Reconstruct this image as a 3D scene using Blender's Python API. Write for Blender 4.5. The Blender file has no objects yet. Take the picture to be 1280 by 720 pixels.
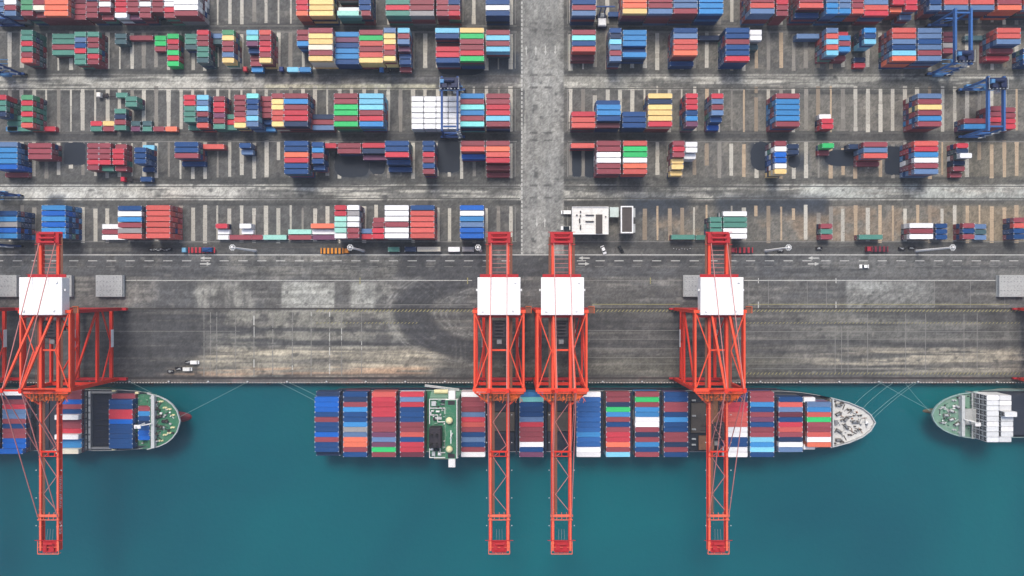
import bpy, math, random
import numpy as np
from mathutils import Vector, Matrix
random.seed(7)
RNG = np.random.default_rng(11)
SC = bpy.context.scene
COL = SC.collection

# ------------------------------------------------------------------ camera, sky, sun, exposure
CAM_H = 360.0
F_PX = 1280 / 36.0 * 24.0            # 24 mm drone lens on a 36 mm sensor
cam_data = bpy.data.cameras.new('drone_camera')
cam_data.sensor_width = 36.0
cam_data.lens = 24.0
cam_data.clip_start = 1.0
cam_data.clip_end = 20000.0
cam = bpy.data.objects.new('drone_camera', cam_data)
cam.location = (0, 0, CAM_H)
cam.rotation_euler = (0, 0, 0)
COL.objects.link(cam)
SC.camera = cam

SUN_EL, SUN_AZ = math.radians(56), math.radians(-10)      # azimuth from north (+Y) towards east
world = bpy.data.worlds.new('World')
SC.world = world
world.use_nodes = True
wn = world.node_tree
sky = wn.nodes.new('ShaderNodeTexSky')
sky.sky_type = 'NISHITA'
sky.sun_disc = False
sky.sun_elevation = SUN_EL
sky.sun_rotation = SUN_AZ
sky.air_density = 1.0
sky.dust_density = 4.0
sky.ozone_density = 1.0
wn.nodes['Background'].inputs['Strength'].default_value = 0.125
wn.links.new(sky.outputs['Color'], wn.nodes['Background'].inputs['Color'])
sun_data = bpy.data.lights.new('sun', 'SUN')
sun_data.energy = 1.5
sun_data.angle = math.radians(20)
sun_data.color = (1.0, 0.955, 0.88)
sun = bpy.data.objects.new('sun', sun_data)
COL.objects.link(sun)
sd = Vector((math.sin(SUN_AZ) * math.cos(SUN_EL), math.cos(SUN_AZ) * math.cos(SUN_EL), math.sin(SUN_EL)))
sun.rotation_euler = sd.to_track_quat('Z', 'Y').to_euler()
sun.location = (0, 200, 300)
SC.view_settings.view_transform = 'Standard'
SC.view_settings.look = 'None'
SC.view_settings.gamma = 1.0
SC.view_settings.use_curve_mapping = False
SC.view_settings.exposure = 0.70

# ------------------------------------------------------------------ helpers
def scale_at(h): return F_PX / (CAM_H - h)
def wx(px, h=0.0): return (px - 640.0) / scale_at(h)
def wy(py, h=0.0): return (360.0 - py) / scale_at(h)
def lin(c):
    out = []
    for v in c:
        v = v / 255.0
        out.append(v / 12.92 if v <= 0.04045 else ((v + 0.055) / 1.055) ** 2.4)
    return out
HAZE = 0.00011
ALB = 0.80                            # seen colour -> surface colour
def alb(c): return tuple(min(0.86, v * ALB) for v in lin(c)) + (1.0,)

def paint(name, rgb, rough=0.55, metal=0.0, dirt=0.25, vary=0.10, scale=0.35, island=False, dirt_rgb=(70, 64, 58), grain=0.13, scuff=0.0):
    """weathered paint: object / island variation, soft fading and grime patches"""
    m = bpy.data.materials.new(name)
    m.use_nodes = True
    nt = m.node_tree
    b = nt.nodes['Principled BSDF']
    b.inputs['Roughness'].default_value = rough
    b.inputs['Metallic'].default_value = metal
    b.inputs['Specular IOR Level'].default_value = 0.25
    geo = nt.nodes.new('ShaderNodeNewGeometry')
    n1 = nt.nodes.new('ShaderNodeTexNoise'); n1.inputs['Scale'].default_value = scale; n1.inputs['Detail'].default_value = 6.0; n1.inputs['Roughness'].default_value = 0.7
    nt.links.new(geo.outputs['Position'], n1.inputs['Vector'])
    r1 = nt.nodes.new('ShaderNodeMapRange'); r1.inputs['From Min'].default_value = 0.52; r1.inputs['From Max'].default_value = 0.78; r1.inputs['To Max'].default_value = dirt
    nt.links.new(n1.outputs['Fac'], r1.inputs['Value'])
    hsv = nt.nodes.new('ShaderNodeHueSaturation')
    hsv.inputs['Color'].default_value = alb(rgb)
    rv = nt.nodes.new('ShaderNodeMapRange'); rv.inputs['To Min'].default_value = 1.0 - vary; rv.inputs['To Max'].default_value = 1.0 + vary
    if island:
        nt.links.new(geo.outputs['Random Per Island'], rv.inputs['Value'])
    else:
        oi = nt.nodes.new('ShaderNodeObjectInfo'); nt.links.new(oi.outputs['Random'], rv.inputs['Value'])
    nt.links.new(rv.outputs['Result'], hsv.inputs['Value'])
    n2 = nt.nodes.new('ShaderNodeTexNoise'); n2.inputs['Scale'].default_value = 1.7; n2.inputs['Detail'].default_value = 4.0; n2.inputs['Roughness'].default_value = 0.7
    nt.links.new(geo.outputs['Position'], n2.inputs['Vector'])
    r2 = nt.nodes.new('ShaderNodeMapRange'); r2.inputs['From Min'].default_value = 0.3; r2.inputs['From Max'].default_value = 0.7; r2.inputs['To Min'].default_value = 1.0 - grain; r2.inputs['To Max'].default_value = 1.0 + grain
    nt.links.new(n2.outputs['Fac'], r2.inputs['Value'])
    h2 = nt.nodes.new('ShaderNodeHueSaturation'); nt.links.new(hsv.outputs['Color'], h2.inputs['Color']); nt.links.new(r2.outputs['Result'], h2.inputs['Value'])
    mix = nt.nodes.new('ShaderNodeMix'); mix.data_type = 'RGBA'
    nt.links.new(r1.outputs['Result'], mix.inputs['Factor'])
    if scuff:
        r3 = nt.nodes.new('ShaderNodeMapRange'); r3.inputs['From Min'].default_value = 0.66; r3.inputs['From Max'].default_value = 0.72; r3.inputs['To Max'].default_value = scuff
        nt.links.new(n2.outputs['Fac'], r3.inputs['Value'])
        m3 = nt.nodes.new('ShaderNodeMix'); m3.data_type = 'RGBA'
        nt.links.new(r3.outputs['Result'], m3.inputs['Factor']); nt.links.new(h2.outputs['Color'], m3.inputs['A']); m3.inputs['B'].default_value = alb((206, 204, 200))
        nt.links.new(m3.outputs['Result'], mix.inputs['A'])
    else:
        nt.links.new(h2.outputs['Color'], mix.inputs['A'])
    mix.inputs['B'].default_value = alb(dirt_rgb)
    nt.links.new(mix.outputs['Result'], b.inputs['Base Color'])
    return m

class MB:
    """collects boxes, beams, tubes and prisms and links them as ONE mesh object"""
    def __init__(s, off=(0, 0, 0)):
        s.v, s.f, s.m = [], [], []
        s.off = Vector(off)
    def add(s, vs, fs, mi=0):
        k = len(s.v)
        s.v.extend([tuple(Vector(v) - s.off) for v in vs])
        s.f.extend([tuple(i + k for i in f) for f in fs])
        s.m.extend([mi] * len(fs))
        return s
    def box(s, x0, x1, y0, y1, z0, z1, mi=0):
        vs = [(x0, y0, z0), (x1, y0, z0), (x1, y1, z0), (x0, y1, z0), (x0, y0, z1), (x1, y0, z1), (x1, y1, z1), (x0, y1, z1)]
        return s.add(vs, [(0, 3, 2, 1), (4, 5, 6, 7), (0, 1, 5, 4), (1, 2, 6, 5), (2, 3, 7, 6), (3, 0, 4, 7)], mi)
    def cbox(s, x0, x1, y0, y1, z0, z1, c=0.15, mi=0):
        """box with chamfered top edges"""
        vs = [(x0, y0, z0), (x1, y0, z0), (x1, y1, z0), (x0, y1, z0), (x0, y0, z1 - c), (x1, y0, z1 - c), (x1, y1, z1 - c), (x0, y1, z1 - c),
              (x0 + c, y0 + c, z1), (x1 - c, y0 + c, z1), (x1 - c, y1 - c, z1), (x0 + c, y1 - c, z1)]
        return s.add(vs, [(0, 3, 2, 1), (8, 9, 10, 11), (0, 1, 5, 4), (1, 2, 6, 5), (2, 3, 7, 6), (3, 0, 4, 7),
                          (4, 5, 9, 8), (5, 6, 10, 9), (6, 7, 11, 10), (7, 4, 8, 11)], mi)
    def beam(s, p, q, w=0.6, h=None, mi=0):
        h = w if h is None else h
        p, q = Vector(p), Vector(q)
        d = (q - p).normalized()
        up = Vector((0, 0, 1)) if abs(d.z) < 0.95 else Vector((0, 1, 0))
        a = d.cross(up).normalized() * (w / 2)
        b = a.cross(d).normalized() * (h / 2)
        vs = [p - a - b, p + a - b, p + a + b, p - a + b, q - a - b, q + a - b, q + a + b, q - a + b]
        return s.add(vs, [(0, 1, 2, 3), (7, 6, 5, 4), (4, 5, 1, 0), (5, 6, 2, 1), (6, 7, 3, 2), (7, 4, 0, 3)], mi)
    def tube(s, p, q, r0=0.2, r1=None, n=8, mi=0):
        r1 = r0 if r1 is None else r1
        p, q = Vector(p), Vector(q)
        d = (q - p).normalized()
        up = Vector((0, 0, 1)) if abs(d.z) < 0.95 else Vector((0, 1, 0))
        a = d.cross(up).normalized(); b = a.cross(d).normalized()
        vs = []
        for c, r in ((p, r0), (q, r1)):
            for i in range(n):
                t = 2 * math.pi * i / n
                vs.append(c + a * math.cos(t) * r + b * math.sin(t) * r)
        fs = [(i, (i + 1) % n, n + (i + 1) % n, n + i) for i in range(n)] + [tuple(range(n - 1, -1, -1)), tuple(range(n, 2 * n))]
        return s.add(vs, fs, mi)
    def prism(s, pts, z0, z1, mi=0):
        n = len(pts)
        vs = [(x, y, z0) for x, y in pts] + [(x, y, z1) for x, y in pts]
        fs = [(i, (i + 1) % n, n + (i + 1) % n, n + i) for i in range(n)] + [tuple(range(n - 1, -1, -1)), tuple(range(n, 2 * n))]
        return s.add(vs, fs, mi)
    def dome(s, c, r, zs=1.0, n=10, m=4, mi=0):
        vs, fs = [], []
        for j in range(m):
            ph = math.pi / 2 * j / m
            for i in range(n):
                t = 2 * math.pi * i / n
                vs.append((c[0] + r * math.cos(ph) * math.cos(t), c[1] + r * math.cos(ph) * math.sin(t), c[2] + r * zs * math.sin(ph)))
        vs.append((c[0], c[1], c[2] + r * zs))
        for j in range(m - 1):
            for i in range(n):
                fs.append((j * n + i, j * n + (i + 1) % n, (j + 1) * n + (i + 1) % n, (j + 1) * n + i))
        for i in range(n):
            fs.append(((m - 1) * n + i, (m - 1) * n + (i + 1) % n, len(vs) - 1))
        return s.add(vs, fs, mi)
    def quad(s, x0, x1, y0, y1, z, mi=0):
        return s.add([(x0, y0, z), (x1, y0, z), (x1, y1, z), (x0, y1, z)], [(0, 1, 2, 3)], mi)
    def poly(s, pts, z, mi=0):
        return s.add([(x, y, z) for x, y in pts], [tuple(range(len(pts)))], mi)
    def build(s, name, mats, parent=None):
        me = bpy.data.meshes.new(name)
        me.from_pydata(s.v, [], s.f)
        if not isinstance(mats, (list, tuple)): mats = [mats]
        for m in mats: me.materials.append(m)
        if len(mats) > 1: me.polygons.foreach_set('material_index', s.m)
        me.update()
        o = bpy.data.objects.new(name, me)
        COL.objects.link(o)
        if parent is not None: o.parent = parent
        return o

def tag(o, label=None, cat=None, group=None, kind=None):
    if label: o['label'] = label
    if cat: o['category'] = cat
    if group: o['group'] = group
    if kind: o['kind'] = kind
    return o
def empty(name, loc, rz=0.0):
    o = bpy.data.objects.new(name, None)
    o.location = loc; o.rotation_euler = (0, 0, rz)
    o.empty_display_size = 1.0
    COL.objects.link(o)
    return o
def kids(o): return [c for c in COL.objects if c.parent == o]
def copy_tree(o, parent=None):
    c = o.copy(); COL.objects.link(c)
    if parent is not None: c.parent = parent
    for ch in kids(o): copy_tree(ch, c)
    return c

# ------------------------------------------------------------------ materials
M = {}
M['crane_red'] = paint('crane_red', (226, 54, 36), rough=0.45, dirt=0.45, vary=0.04, scale=0.25, dirt_rgb=(140, 50, 38))
M['crane_bright'] = paint('crane_bright', (242, 86, 56), rough=0.45, dirt=0.4, vary=0.04, scale=0.4, dirt_rgb=(180, 58, 46))
M['crane_dark'] = paint('crane_dark', (184, 34, 44), rough=0.5, dirt=0.35, vary=0.05)
M['crane_salmon'] = paint('crane_salmon', (236, 110, 82), rough=0.6, dirt=0.6, vary=0.04, scale=0.6, dirt_rgb=(196, 84, 70))
M['rust_walk'] = paint('rusty_grating', (128, 84, 68), rough=0.8, dirt=0.6, vary=0.05, scale=1.2, dirt_rgb=(92, 52, 40))
M['orange'] = paint('orange_rail', (236, 108, 44), rough=0.6, dirt=1.0, scale=1.4, dirt_rgb=(150, 46, 34))
M['white_roof'] = paint('white_roof', (255, 254, 252), rough=0.5, dirt=0.10, vary=0.01, scale=0.2, dirt_rgb=(200, 196, 190))
M['white'] = paint('white_paint', (240, 240, 238), rough=0.5, dirt=0.2, dirt_rgb=(150, 145, 140))
M['stay'] = paint('stay_rod', (196, 124, 120), rough=0.5, dirt=0.2)
M['cable'] = paint('steel_cable', (160, 70, 70), rough=0.5)
M['dark'] = paint('dark_machinery', (48, 44, 52), rough=0.6, dirt=0.5, scale=0.8, dirt_rgb=(95, 85, 85))
M['grey'] = paint('grey_steel', (130, 132, 134), rough=0.5, dirt=0.4)
M['lightgrey'] = paint('light_grey_steel', (190, 194, 194), rough=0.5, dirt=0.4)
M['rubber'] = paint('rubber', (30, 30, 31), rough=0.8, dirt_rgb=(44, 44, 46))
M['glass'] = paint('dark_glass', (24, 34, 42), rough=0.1, dirt=0.05)
M['rtg_blue'] = paint('rtg_blue', (38, 76, 136), rough=0.5, dirt=0.35, scale=0.5, dirt_rgb=(40, 58, 90))
M['rtg_mid'] = paint('rtg_mid_blue', (56, 104, 166), rough=0.5, dirt=0.3, scale=0.5, dirt_rgb=(50, 74, 116))
M['rtg_light'] = paint('rtg_light_blue', (84, 140, 190), rough=0.5, dirt=0.3)
M['rtg_dark'] = paint('rtg_navy', (28, 42, 80), rough=0.5, dirt=0.3)
M['deck_green'] = paint('deck_green', (58, 122, 92), rough=0.7, dirt=0.9, scale=0.6, dirt_rgb=(136, 150, 136))
M['deck_green_pale'] = paint('pale_deck_green', (120, 158, 138), rough=0.7, dirt=0.7, scale=0.3, dirt_rgb=(170, 178, 168))
M['deck_dark'] = paint('dark_deck', (44, 52, 66), rough=0.7, dirt=0.6, scale=0.25, dirt_rgb=(84, 84, 84))
M['deck_pale'] = paint('pale_deck', (208, 207, 202), rough=0.75, dirt=0.9, scale=0.5, dirt_rgb=(158, 156, 151))
M['hatch'] = paint('hatch_cover_paint', (92, 86, 80), rough=0.75, dirt=0.6, scale=0.2, dirt_rgb=(60, 62, 66))
M['hatch_grey'] = paint('grey_hatch_cover', (182, 184, 182), rough=0.8, dirt=1.0, scale=1.3, dirt_rgb=(104, 106, 104))
M['rust'] = paint('rust_brown', (150, 108, 82), rough=0.85, dirt=0.6, dirt_rgb=(90, 66, 52))
M['hull_navy'] = paint('hull_navy', (36, 48, 70), rough=0.45, dirt=0.3)
M['hull_green'] = paint('hull_green', (70, 110, 98), rough=0.45, dirt=0.3)
M['hull_grey'] = paint('hull_grey', (150, 176, 172), rough=0.45, dirt=0.3)
M['boot_red'] = paint('boot_red', (120, 40, 52), rough=0.5, dirt=0.4)
M['hull_brown'] = paint('bulb_brown', (98, 88, 72), rough=0.6, dirt=0.4)
M['hold'] = paint('hold_steel', (34, 42, 60), rough=0.8, dirt=0.5)
M['line_white'] = paint('road_paint_white', (196, 196, 190), rough=0.8, dirt=1.0, vary=0.0, scale=0.9, dirt_rgb=(104, 103, 99))
M['line_yellow'] = paint('road_paint_yellow', (158, 152, 100), rough=0.8, dirt=1.0, vary=0.0, scale=0.8, dirt_rgb=(98, 96, 86))
M['line_faint'] = paint('worn_road_paint', (132, 131, 126), rough=0.8, dirt=1.0, vary=0.0, scale=0.8, dirt_rgb=(86, 85, 83))
M['rope'] = paint('mooring_rope', (132, 166, 164), rough=0.8)
M['yellow'] = paint('yellow_paint', (236, 196, 70), rough=0.5)
M['cream'] = paint('cream_paint', (232, 224, 176), rough=0.5)
M['orange_flat'] = paint('orange_flatbed', (226, 146, 44), rough=0.6, dirt=0.3)
M['red_flat'] = paint('red_flatbed', (178, 48, 62), rough=0.6, dirt=0.3)
M['roof_dark'] = paint('dark_roofing', (84, 78, 76), rough=0.85, dirt=0.5, scale=0.3, dirt_rgb=(104, 98, 94))
M['canopy'] = paint('canopy_sheet', (206, 220, 214), rough=0.5, dirt=0.15)
M['wall_cream'] = paint('rendered_wall', (190, 188, 180), rough=0.8)

# ------------------------------------------------------------------ the ground: one fine grid, split into its surfaces
def up(a, n, m):
    """smooth bilinear resampling of a small random grid"""
    h, w = a.shape
    yi = np.linspace(0, h - 1.001, n); xi = np.linspace(0, w - 1.001, m)
    y0 = yi.astype(int); x0 = xi.astype(int)
    fy = (yi - y0)[:, None]; fx = (xi - x0)[None, :]
    fy = fy * fy * (3 - 2 * fy); fx = fx * fx * (3 - 2 * fx)
    A = a[y0][:, x0]; B = a[y0][:, x0 + 1]; Cc = a[y0 + 1][:, x0]; D = a[y0 + 1][:, x0 + 1]
    return (A * (1 - fx) + B * fx) * (1 - fy) + (Cc * (1 - fx) + D * fx) * fy
def noise2(n, m, ly, lx, step, octaves=4, gain=0.55):
    out = np.zeros((n, m)); amp, tot = 1.0, 0.0
    for _ in range(octaves):
        gy = max(3, int(n * step / ly) + 2); gx = max(3, int(m * step / lx) + 2)
        out += amp * up(RNG.random((gy, gx)), n, m); tot += amp
        amp *= gain; ly /= 2.0; lx /= 2.0
    return out / tot

STEP = 0.6
QUAY_Y = wy(479.0)                      # the quay edge
GX0, GX1, GY1 = -306.0, 306.0, 186.0
nx = int((GX1 - GX0) / STEP); ny = int((GY1 - QUAY_Y) / STEP)
xs = np.linspace(GX0, GX1, nx + 1); ys = np.linspace(QUAY_Y, GY1, ny + 1)
XX, YY = np.meshgrid(xs, ys)
G = scale_at(0)
PX = 640 + XX * G; PY = 360 - YY * G      # ground position in reference pixels, only used as a drawing unit
n_, m_ = XX.shape
def sm(a, lo, hi):
    t = np.clip((a - lo) / (hi - lo), 0, 1); return t * t * (3 - 2 * t)
def band(a, lo, hi, s): return sm(a, lo - s, lo + s) * (1 - sm(a, hi - s, hi + s))
def rect(x0, x1, y0, y1, s=1.2): return band(PX, x0, x1, s) * band(PY, y0, y1, s)
fine = noise2(n_, m_, 2.4, 2.4, STEP, 3, 0.7)
mid = noise2(n_, m_, 14, 14, STEP, 5, 0.62)
big = noise2(n_, m_, 55, 55, STEP, 4, 0.5)
strk = noise2(n_, m_, 2.2, 70, STEP, 4, 0.6)        # tyre wear along the lanes
strk2 = noise2(n_, m_, 1.3, 26, STEP, 3, 0.6)
vstr = noise2(n_, m_, 40, 2.2, STEP, 3, 0.6)
blot = noise2(n_, m_, 6, 8, STEP, 4, 0.7)
R3 = lambda c: np.array(c, float)[None, None, :]
def mixc(col, c, k): return col * (1 - k[..., None]) + R3(c) * k[..., None]
col = np.zeros((n_, m_, 3)) + R3((90, 90, 88))
east = sm(PX + (big - 0.5) * 300, 480, 1120)
col = mixc(col, (114, 111, 103), east)
col = mixc(col, (66, 66, 66), 0.55 * sm(mid, 0.48, 0.68))
col = mixc(col, (134, 128, 116), 0.5 * sm(blot, 0.54, 0.70) * (0.4 + 0.6 * east))
col = mixc(col, (150, 126, 100), 0.55 * rect(815, 1290, 258, 303, 6) * sm(mid, 0.35, 0.62))
col = mixc(col, (120, 112, 92), 0.45 * rect(1180, 1300, 170, 305, 8))
# narrow crane lanes between the strips of stacks, and the kerb side lane
for a, b in ((25, 38.5), (163.5, 176), (302, 318.5)):
    k = band(PY, a, b, 0.8)
    col = mixc(col, (64, 65, 66), 0.75 * k)
    col = mixc(col, (112, 110, 104), 0.5 * k * sm(strk, 0.5, 0.68))
# truck lanes on the edge of every strip
for a, b in ((86, 93), (112.5, 118), (221, 230), (250, 257)):
    k = band(PY, a, b, 0.8)
    col = mixc(col, (84, 84, 80), 0.6 * k)
    col = mixc(col, (54, 56, 56), 0.6 * k * sm(strk, 0.5, 0.7))
def lightroad(y0, y1, west, west2, eastc):
    global col
    k = band(PY, y0, y1, 0.7)
    c = np.zeros_like(col) + R3(west)
    c = mixc(c, west2, sm(PX + (mid - 0.5) * 60, 290, 330) * (1 - sm(PX, 640, 652)))
    c = mixc(c, eastc, sm(PX, 700, 706))
    c = mixc(c, (92, 92, 88), 0.85 * sm(strk, 0.50, 0.62))
    c = mixc(c, (196, 194, 182), 0.75 * sm(1 - strk2, 0.52, 0.7))
    c = mixc(c, (70, 72, 70), 0.5 * sm(blot, 0.6, 0.75))
    col = col * (1 - k[..., None]) + c * k[..., None]
lightroad(93, 112.5, (172, 170, 160), (112, 110, 106), (146, 145, 136))
lightroad(230.5, 250, (184, 183, 174), (112, 112, 108), (142, 141, 134))
col = mixc(col, (194, 194, 186), 0.8 * rect(0, 172, 231, 249.5, 1) * sm(strk2, 0.25, 0.5))
col = mixc(col, (186, 190, 182), 0.75 * rect(1000, 1300, 231, 249, 3) * sm(strk2 * 0.5 + mid * 0.5, 0.36, 0.52))
col = mixc(col, (196, 192, 166), 0.75 * rect(330, 545, 105.5, 112, 1.5))
col = mixc(col, (78, 78, 80), 0.7 * rect(340, 650, 94, 104, 2) * sm(mid, 0.3, 0.55))
col = mixc(col, (190, 188, 178), 0.65 * rect(200, 330, 95, 112, 5) * sm(mid, 0.35, 0.6))
# central road
k = band(PX, 651.5, 704.5, 0.6) * (1 - sm(PY, 317, 319))
cr = np.zeros_like(col) + R3((142, 142, 137))
cr = mixc(cr, (118, 119, 116), 0.6 * sm(vstr, 0.48, 0.68))
cr = mixc(cr, (164, 164, 157), 0.4 * sm(big, 0.45, 0.6))
cr = mixc(cr, (128, 129, 126), 0.45 * band(PX, 662, 667, 1.5) + 0.35 * band(PX, 686, 691, 1.5))
cr = mixc(cr, (74, 76, 76), 0.8 * rect(650, 659, 112, 190, 2.5) * sm(vstr, 0.3, 0.5))
cr = mixc(cr, (92, 92, 90), 0.7 * rect(700, 706, 60, 240, 1.5) * sm(blot, 0.4, 0.6))
cr = mixc(cr, (100, 100, 97), 0.6 * band(PY, 20, 60, 14) * sm(mid, 0.45, 0.6))
col = col * (1 - k[..., None]) + cr * k[..., None]
for yy in (29, 37.5, 94, 109.5, 166, 175.5, 232, 247):
    for xx in (667, 685):
        col = mixc(col, (84, 84, 82), 0.85 * rect(xx - 5, xx + 5, yy - 1.2, yy + 1.2, 0.6))
# quay road
k = sm(PY, 318.2, 319.2) * (1 - sm(PY, 345, 346))
q = np.zeros_like(col) + R3((84, 85, 86))
q = mixc(q, (134, 132, 124), 0.9 * band(PX + (mid - 0.5) * 50, 275, 492, 14) * (0.6 + 0.4 * sm(blot, 0.35, 0.6)))
q = mixc(q, (70, 71, 73), band(PX + (mid - 0.5) * 40, 496, 700, 12))
q = mixc(q, (104, 104, 101), 0.7 * sm(PX, 960, 1060))
q = mixc(q, (112, 110, 105), 0.7 * sm(blot, 0.55, 0.72) * band(PY, 318, 335, 4))
q = mixc(q, (66, 67, 68), 0.6 * sm(strk, 0.52, 0.7))
col = col * (1 - k[..., None]) + q * k[..., None]
# apron between the road and the cranes
k = sm(PY, 345, 346)
a_ = np.zeros_like(col) + R3((98, 97, 94))
a_ = mixc(a_, (76, 77, 78), 0.6 * sm(mid * 0.6 + strk * 0.4, 0.46, 0.58))
a_ = mixc(a_, (132, 130, 123), 0.5 * sm(blot * 0.5 + strk2 * 0.5, 0.55, 0.68))
a_ = mixc(a_, (80, 81, 82), 0.75 * rect(190, 252, 345, 392, 10))
a_ = mixc(a_, (150, 149, 140), 0.75 * rect(243, 318, 352, 386, 5) * sm(mid + vstr * 0.4, 0.5, 0.8))
a_ = mixc(a_, (176, 177, 168), 0.75 * rect(352, 418, 352.5, 384.5, 1.5) * (0.72 + 0.28 * sm(blot, 0.3, 0.5)))
a_ = mixc(a_, (176, 177, 168), 0.75 * rect(438, 470, 352.5, 384.5, 3.0) * (0.7 + 0.3 * sm(blot, 0.3, 0.5)))
a_ = mixc(a_, (150, 150, 142), 0.7 * rect(468, 490, 353, 384, 4) * sm(blot, 0.4, 0.6))
a_ = mixc(a_, (168, 170, 164), 0.7 * rect(1058, 1168, 352, 388, 2.5) * (0.6 + 0.4 * sm(mid, 0.35, 0.6)))
a_ = mixc(a_, (98, 98, 95), 0.6 * rect(1058, 1168, 366, 392, 4) * sm(strk2 * 0.3 + np.sin((PX + PY * 1.6) * 0.45) * 0.2 + mid * 0.6, 0.36, 0.5))
a_ = mixc(a_, (146, 143, 136), 0.6 * rect(150, 196, 338, 380, 8) * sm(mid, 0.4, 0.55))
# crane apron towards the water
k2 = sm(PY, 387, 389)
b_ = np.zeros_like(col) + R3((84, 83, 81))
b_ = mixc(b_, (66, 67, 69), 0.85 * (1 - sm(PX + (mid - 0.5) * 40, 225, 300)))
midz = band(PX + (mid - 0.5) * 40, 262, 520, 26)
b_ = mixc(b_, (132, 131, 121), 0.9 * midz * sm(blot + 0.25 * (mid - 0.5), 0.36, 0.56))
b_ = mixc(b_, (72, 73, 74), 0.7 * midz * band(PY, 408, 432, 5) * sm(strk, 0.42, 0.6))
cz = band(PX + (big - 0.5) * 60 + (PY - 455) * 1.2, 235, 556, 22)
b_ = mixc(b_, (172, 164, 144), 0.95 * cz * band(PY + (strk - 0.5) * 10, 436, 466, 5) * (0.55 + 0.45 * sm(strk2, 0.3, 0.6)))
b_ = mixc(b_, (158, 128, 104), 0.7 * cz * band(PY, 459, 470, 3) * sm(strk2, 0.35, 0.6))
b_ = mixc(b_, (58, 58, 60), 0.75 * band(PX, 265, 560, 20) * band(PY, 429.5, 432, 0.7))
e_ = sm(PX + (big - 0.5) * 90, 985, 1075)
b_ = mixc(b_, (104, 104, 99), 0.7 * sm(PX, 960, 1060))
b_ = mixc(b_, (156, 149, 132), 0.9 * e_ * band(PY + (strk - 0.5) * 14, 434, 464, 7) * sm(strk2 * 0.6 + blot * 0.4, 0.36, 0.56))
b_ = mixc(b_, (66, 66, 66), 0.7 * e_ * band(PY, 427, 434, 2.0))
b_ = mixc(b_, (96, 95, 84), 0.6 * band(PX, 600, 1000, 20) * band(PY, 445, 470, 6))
b_ = mixc(b_, (60, 60, 62), 0.55 * sm(strk, 0.53, 0.68))
b_ = mixc(b_, (124, 121, 112), 0.45 * sm(1 - strk, 0.55, 0.7))
a_ = a_ * (1 - k2[..., None]) + b_ * k2[..., None]
# turning arcs left by tyres
def arc(cx, cy, r, w, c, amt, ang0, ang1):
    global a_
    d = np.hypot(PX - cx, (PY - cy) * 1.05); an = np.degrees(np.arctan2(PY - cy, PX - cx))
    kk = np.exp(-((d - r) / w) ** 2) * band(an, ang0, ang1, 10)
    a_ = mixc(a_, c, amt * kk * (0.6 + 0.4 * sm(blot, 0.3, 0.6)))
ee = np.sqrt(((PX - 612) / 122.0) ** 2 + ((PY - 392) / 60.0) ** 2) + (mid - 0.5) * 0.10
ring = band(ee, 0.60, 0.98, 0.05) * (1 - sm(PX, 600, 640)) * (1 - sm(PY, 440, 462))
a_ = mixc(a_, (58, 59, 62), 0.9 * ring)
a_ = mixc(a_, (74, 75, 77), 0.6 * band(PX, 500, 600, 14) * band(PY, 336, 350, 4))
for q_ in (0.44, 0.49, 0.55, 0.66, 0.71, 0.78, 0.84, 0.93, 1.03, 1.07):
    kk = np.exp(-((ee - q_) / 0.008) ** 2) * (1 - sm(PX, 590, 612)) * sm(strk2 + 0.2 * (fine - 0.5), 0.30, 0.5)
    a_ = mixc(a_, (146, 146, 141) if q_ < 0.6 or q_ > 1 else (92, 93, 94), 0.55 * kk)
for r in (100, 106, 112): arc(470, 440, r, 1.0, (138, 138, 134), 0.3, -80, 10)
col = col * (1 - k[..., None]) + a_ * k[..., None]
# cope strip
k = sm(PY, 470.5, 471.5)
c = np.zeros_like(col) + R3((88, 82, 79)); c = mixc(c, (52, 50, 52), 0.8 * sm(strk2, 0.45, 0.6)); c = mixc(c, (140, 84, 80), 0.35 * sm(blot, 0.58, 0.72)); c = mixc(c, (118, 114, 108), 0.5 * band(PY, 474.5, 478, 0.8))
col = col * (1 - k[..., None]) + c * k[..., None]
# dark blue-grey patches in the storage bays
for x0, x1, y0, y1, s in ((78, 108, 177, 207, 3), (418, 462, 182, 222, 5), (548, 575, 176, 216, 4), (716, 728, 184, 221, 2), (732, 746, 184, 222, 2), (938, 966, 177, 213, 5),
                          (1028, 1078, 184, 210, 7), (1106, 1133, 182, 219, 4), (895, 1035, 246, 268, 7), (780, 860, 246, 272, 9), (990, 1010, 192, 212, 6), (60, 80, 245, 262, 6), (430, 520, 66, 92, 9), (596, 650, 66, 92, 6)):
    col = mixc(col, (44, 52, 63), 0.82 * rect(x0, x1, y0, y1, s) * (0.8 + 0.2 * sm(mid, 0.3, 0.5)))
# oil, dust and grain everywhere
def unit(a): return (a - a.mean()) / a.std()
grain = RNG.random((n_, m_))
col *= np.clip(1 + 0.055 * unit(fine) + 0.04 * unit(mid) + 0.085 * unit(grain) + 0.05 * unit(strk2) * (PY > 318), 0.55, 1.5)[..., None]
spots = noise2(n_, m_, 3.0, 4.0, STEP, 2, 0.6)
col = mixc(col, (44, 45, 46), 0.5 * sm(spots, 0.76, 0.88))
col = mixc(col, (176, 172, 160), 0.3 * sm(1 - spots, 0.78, 0.9))
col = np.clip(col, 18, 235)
lc = (col / 255.0); lc = np.where(lc <= 0.04045, lc / 12.92, ((lc + 0.055) / 1.055) ** 2.4) * ALB

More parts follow.
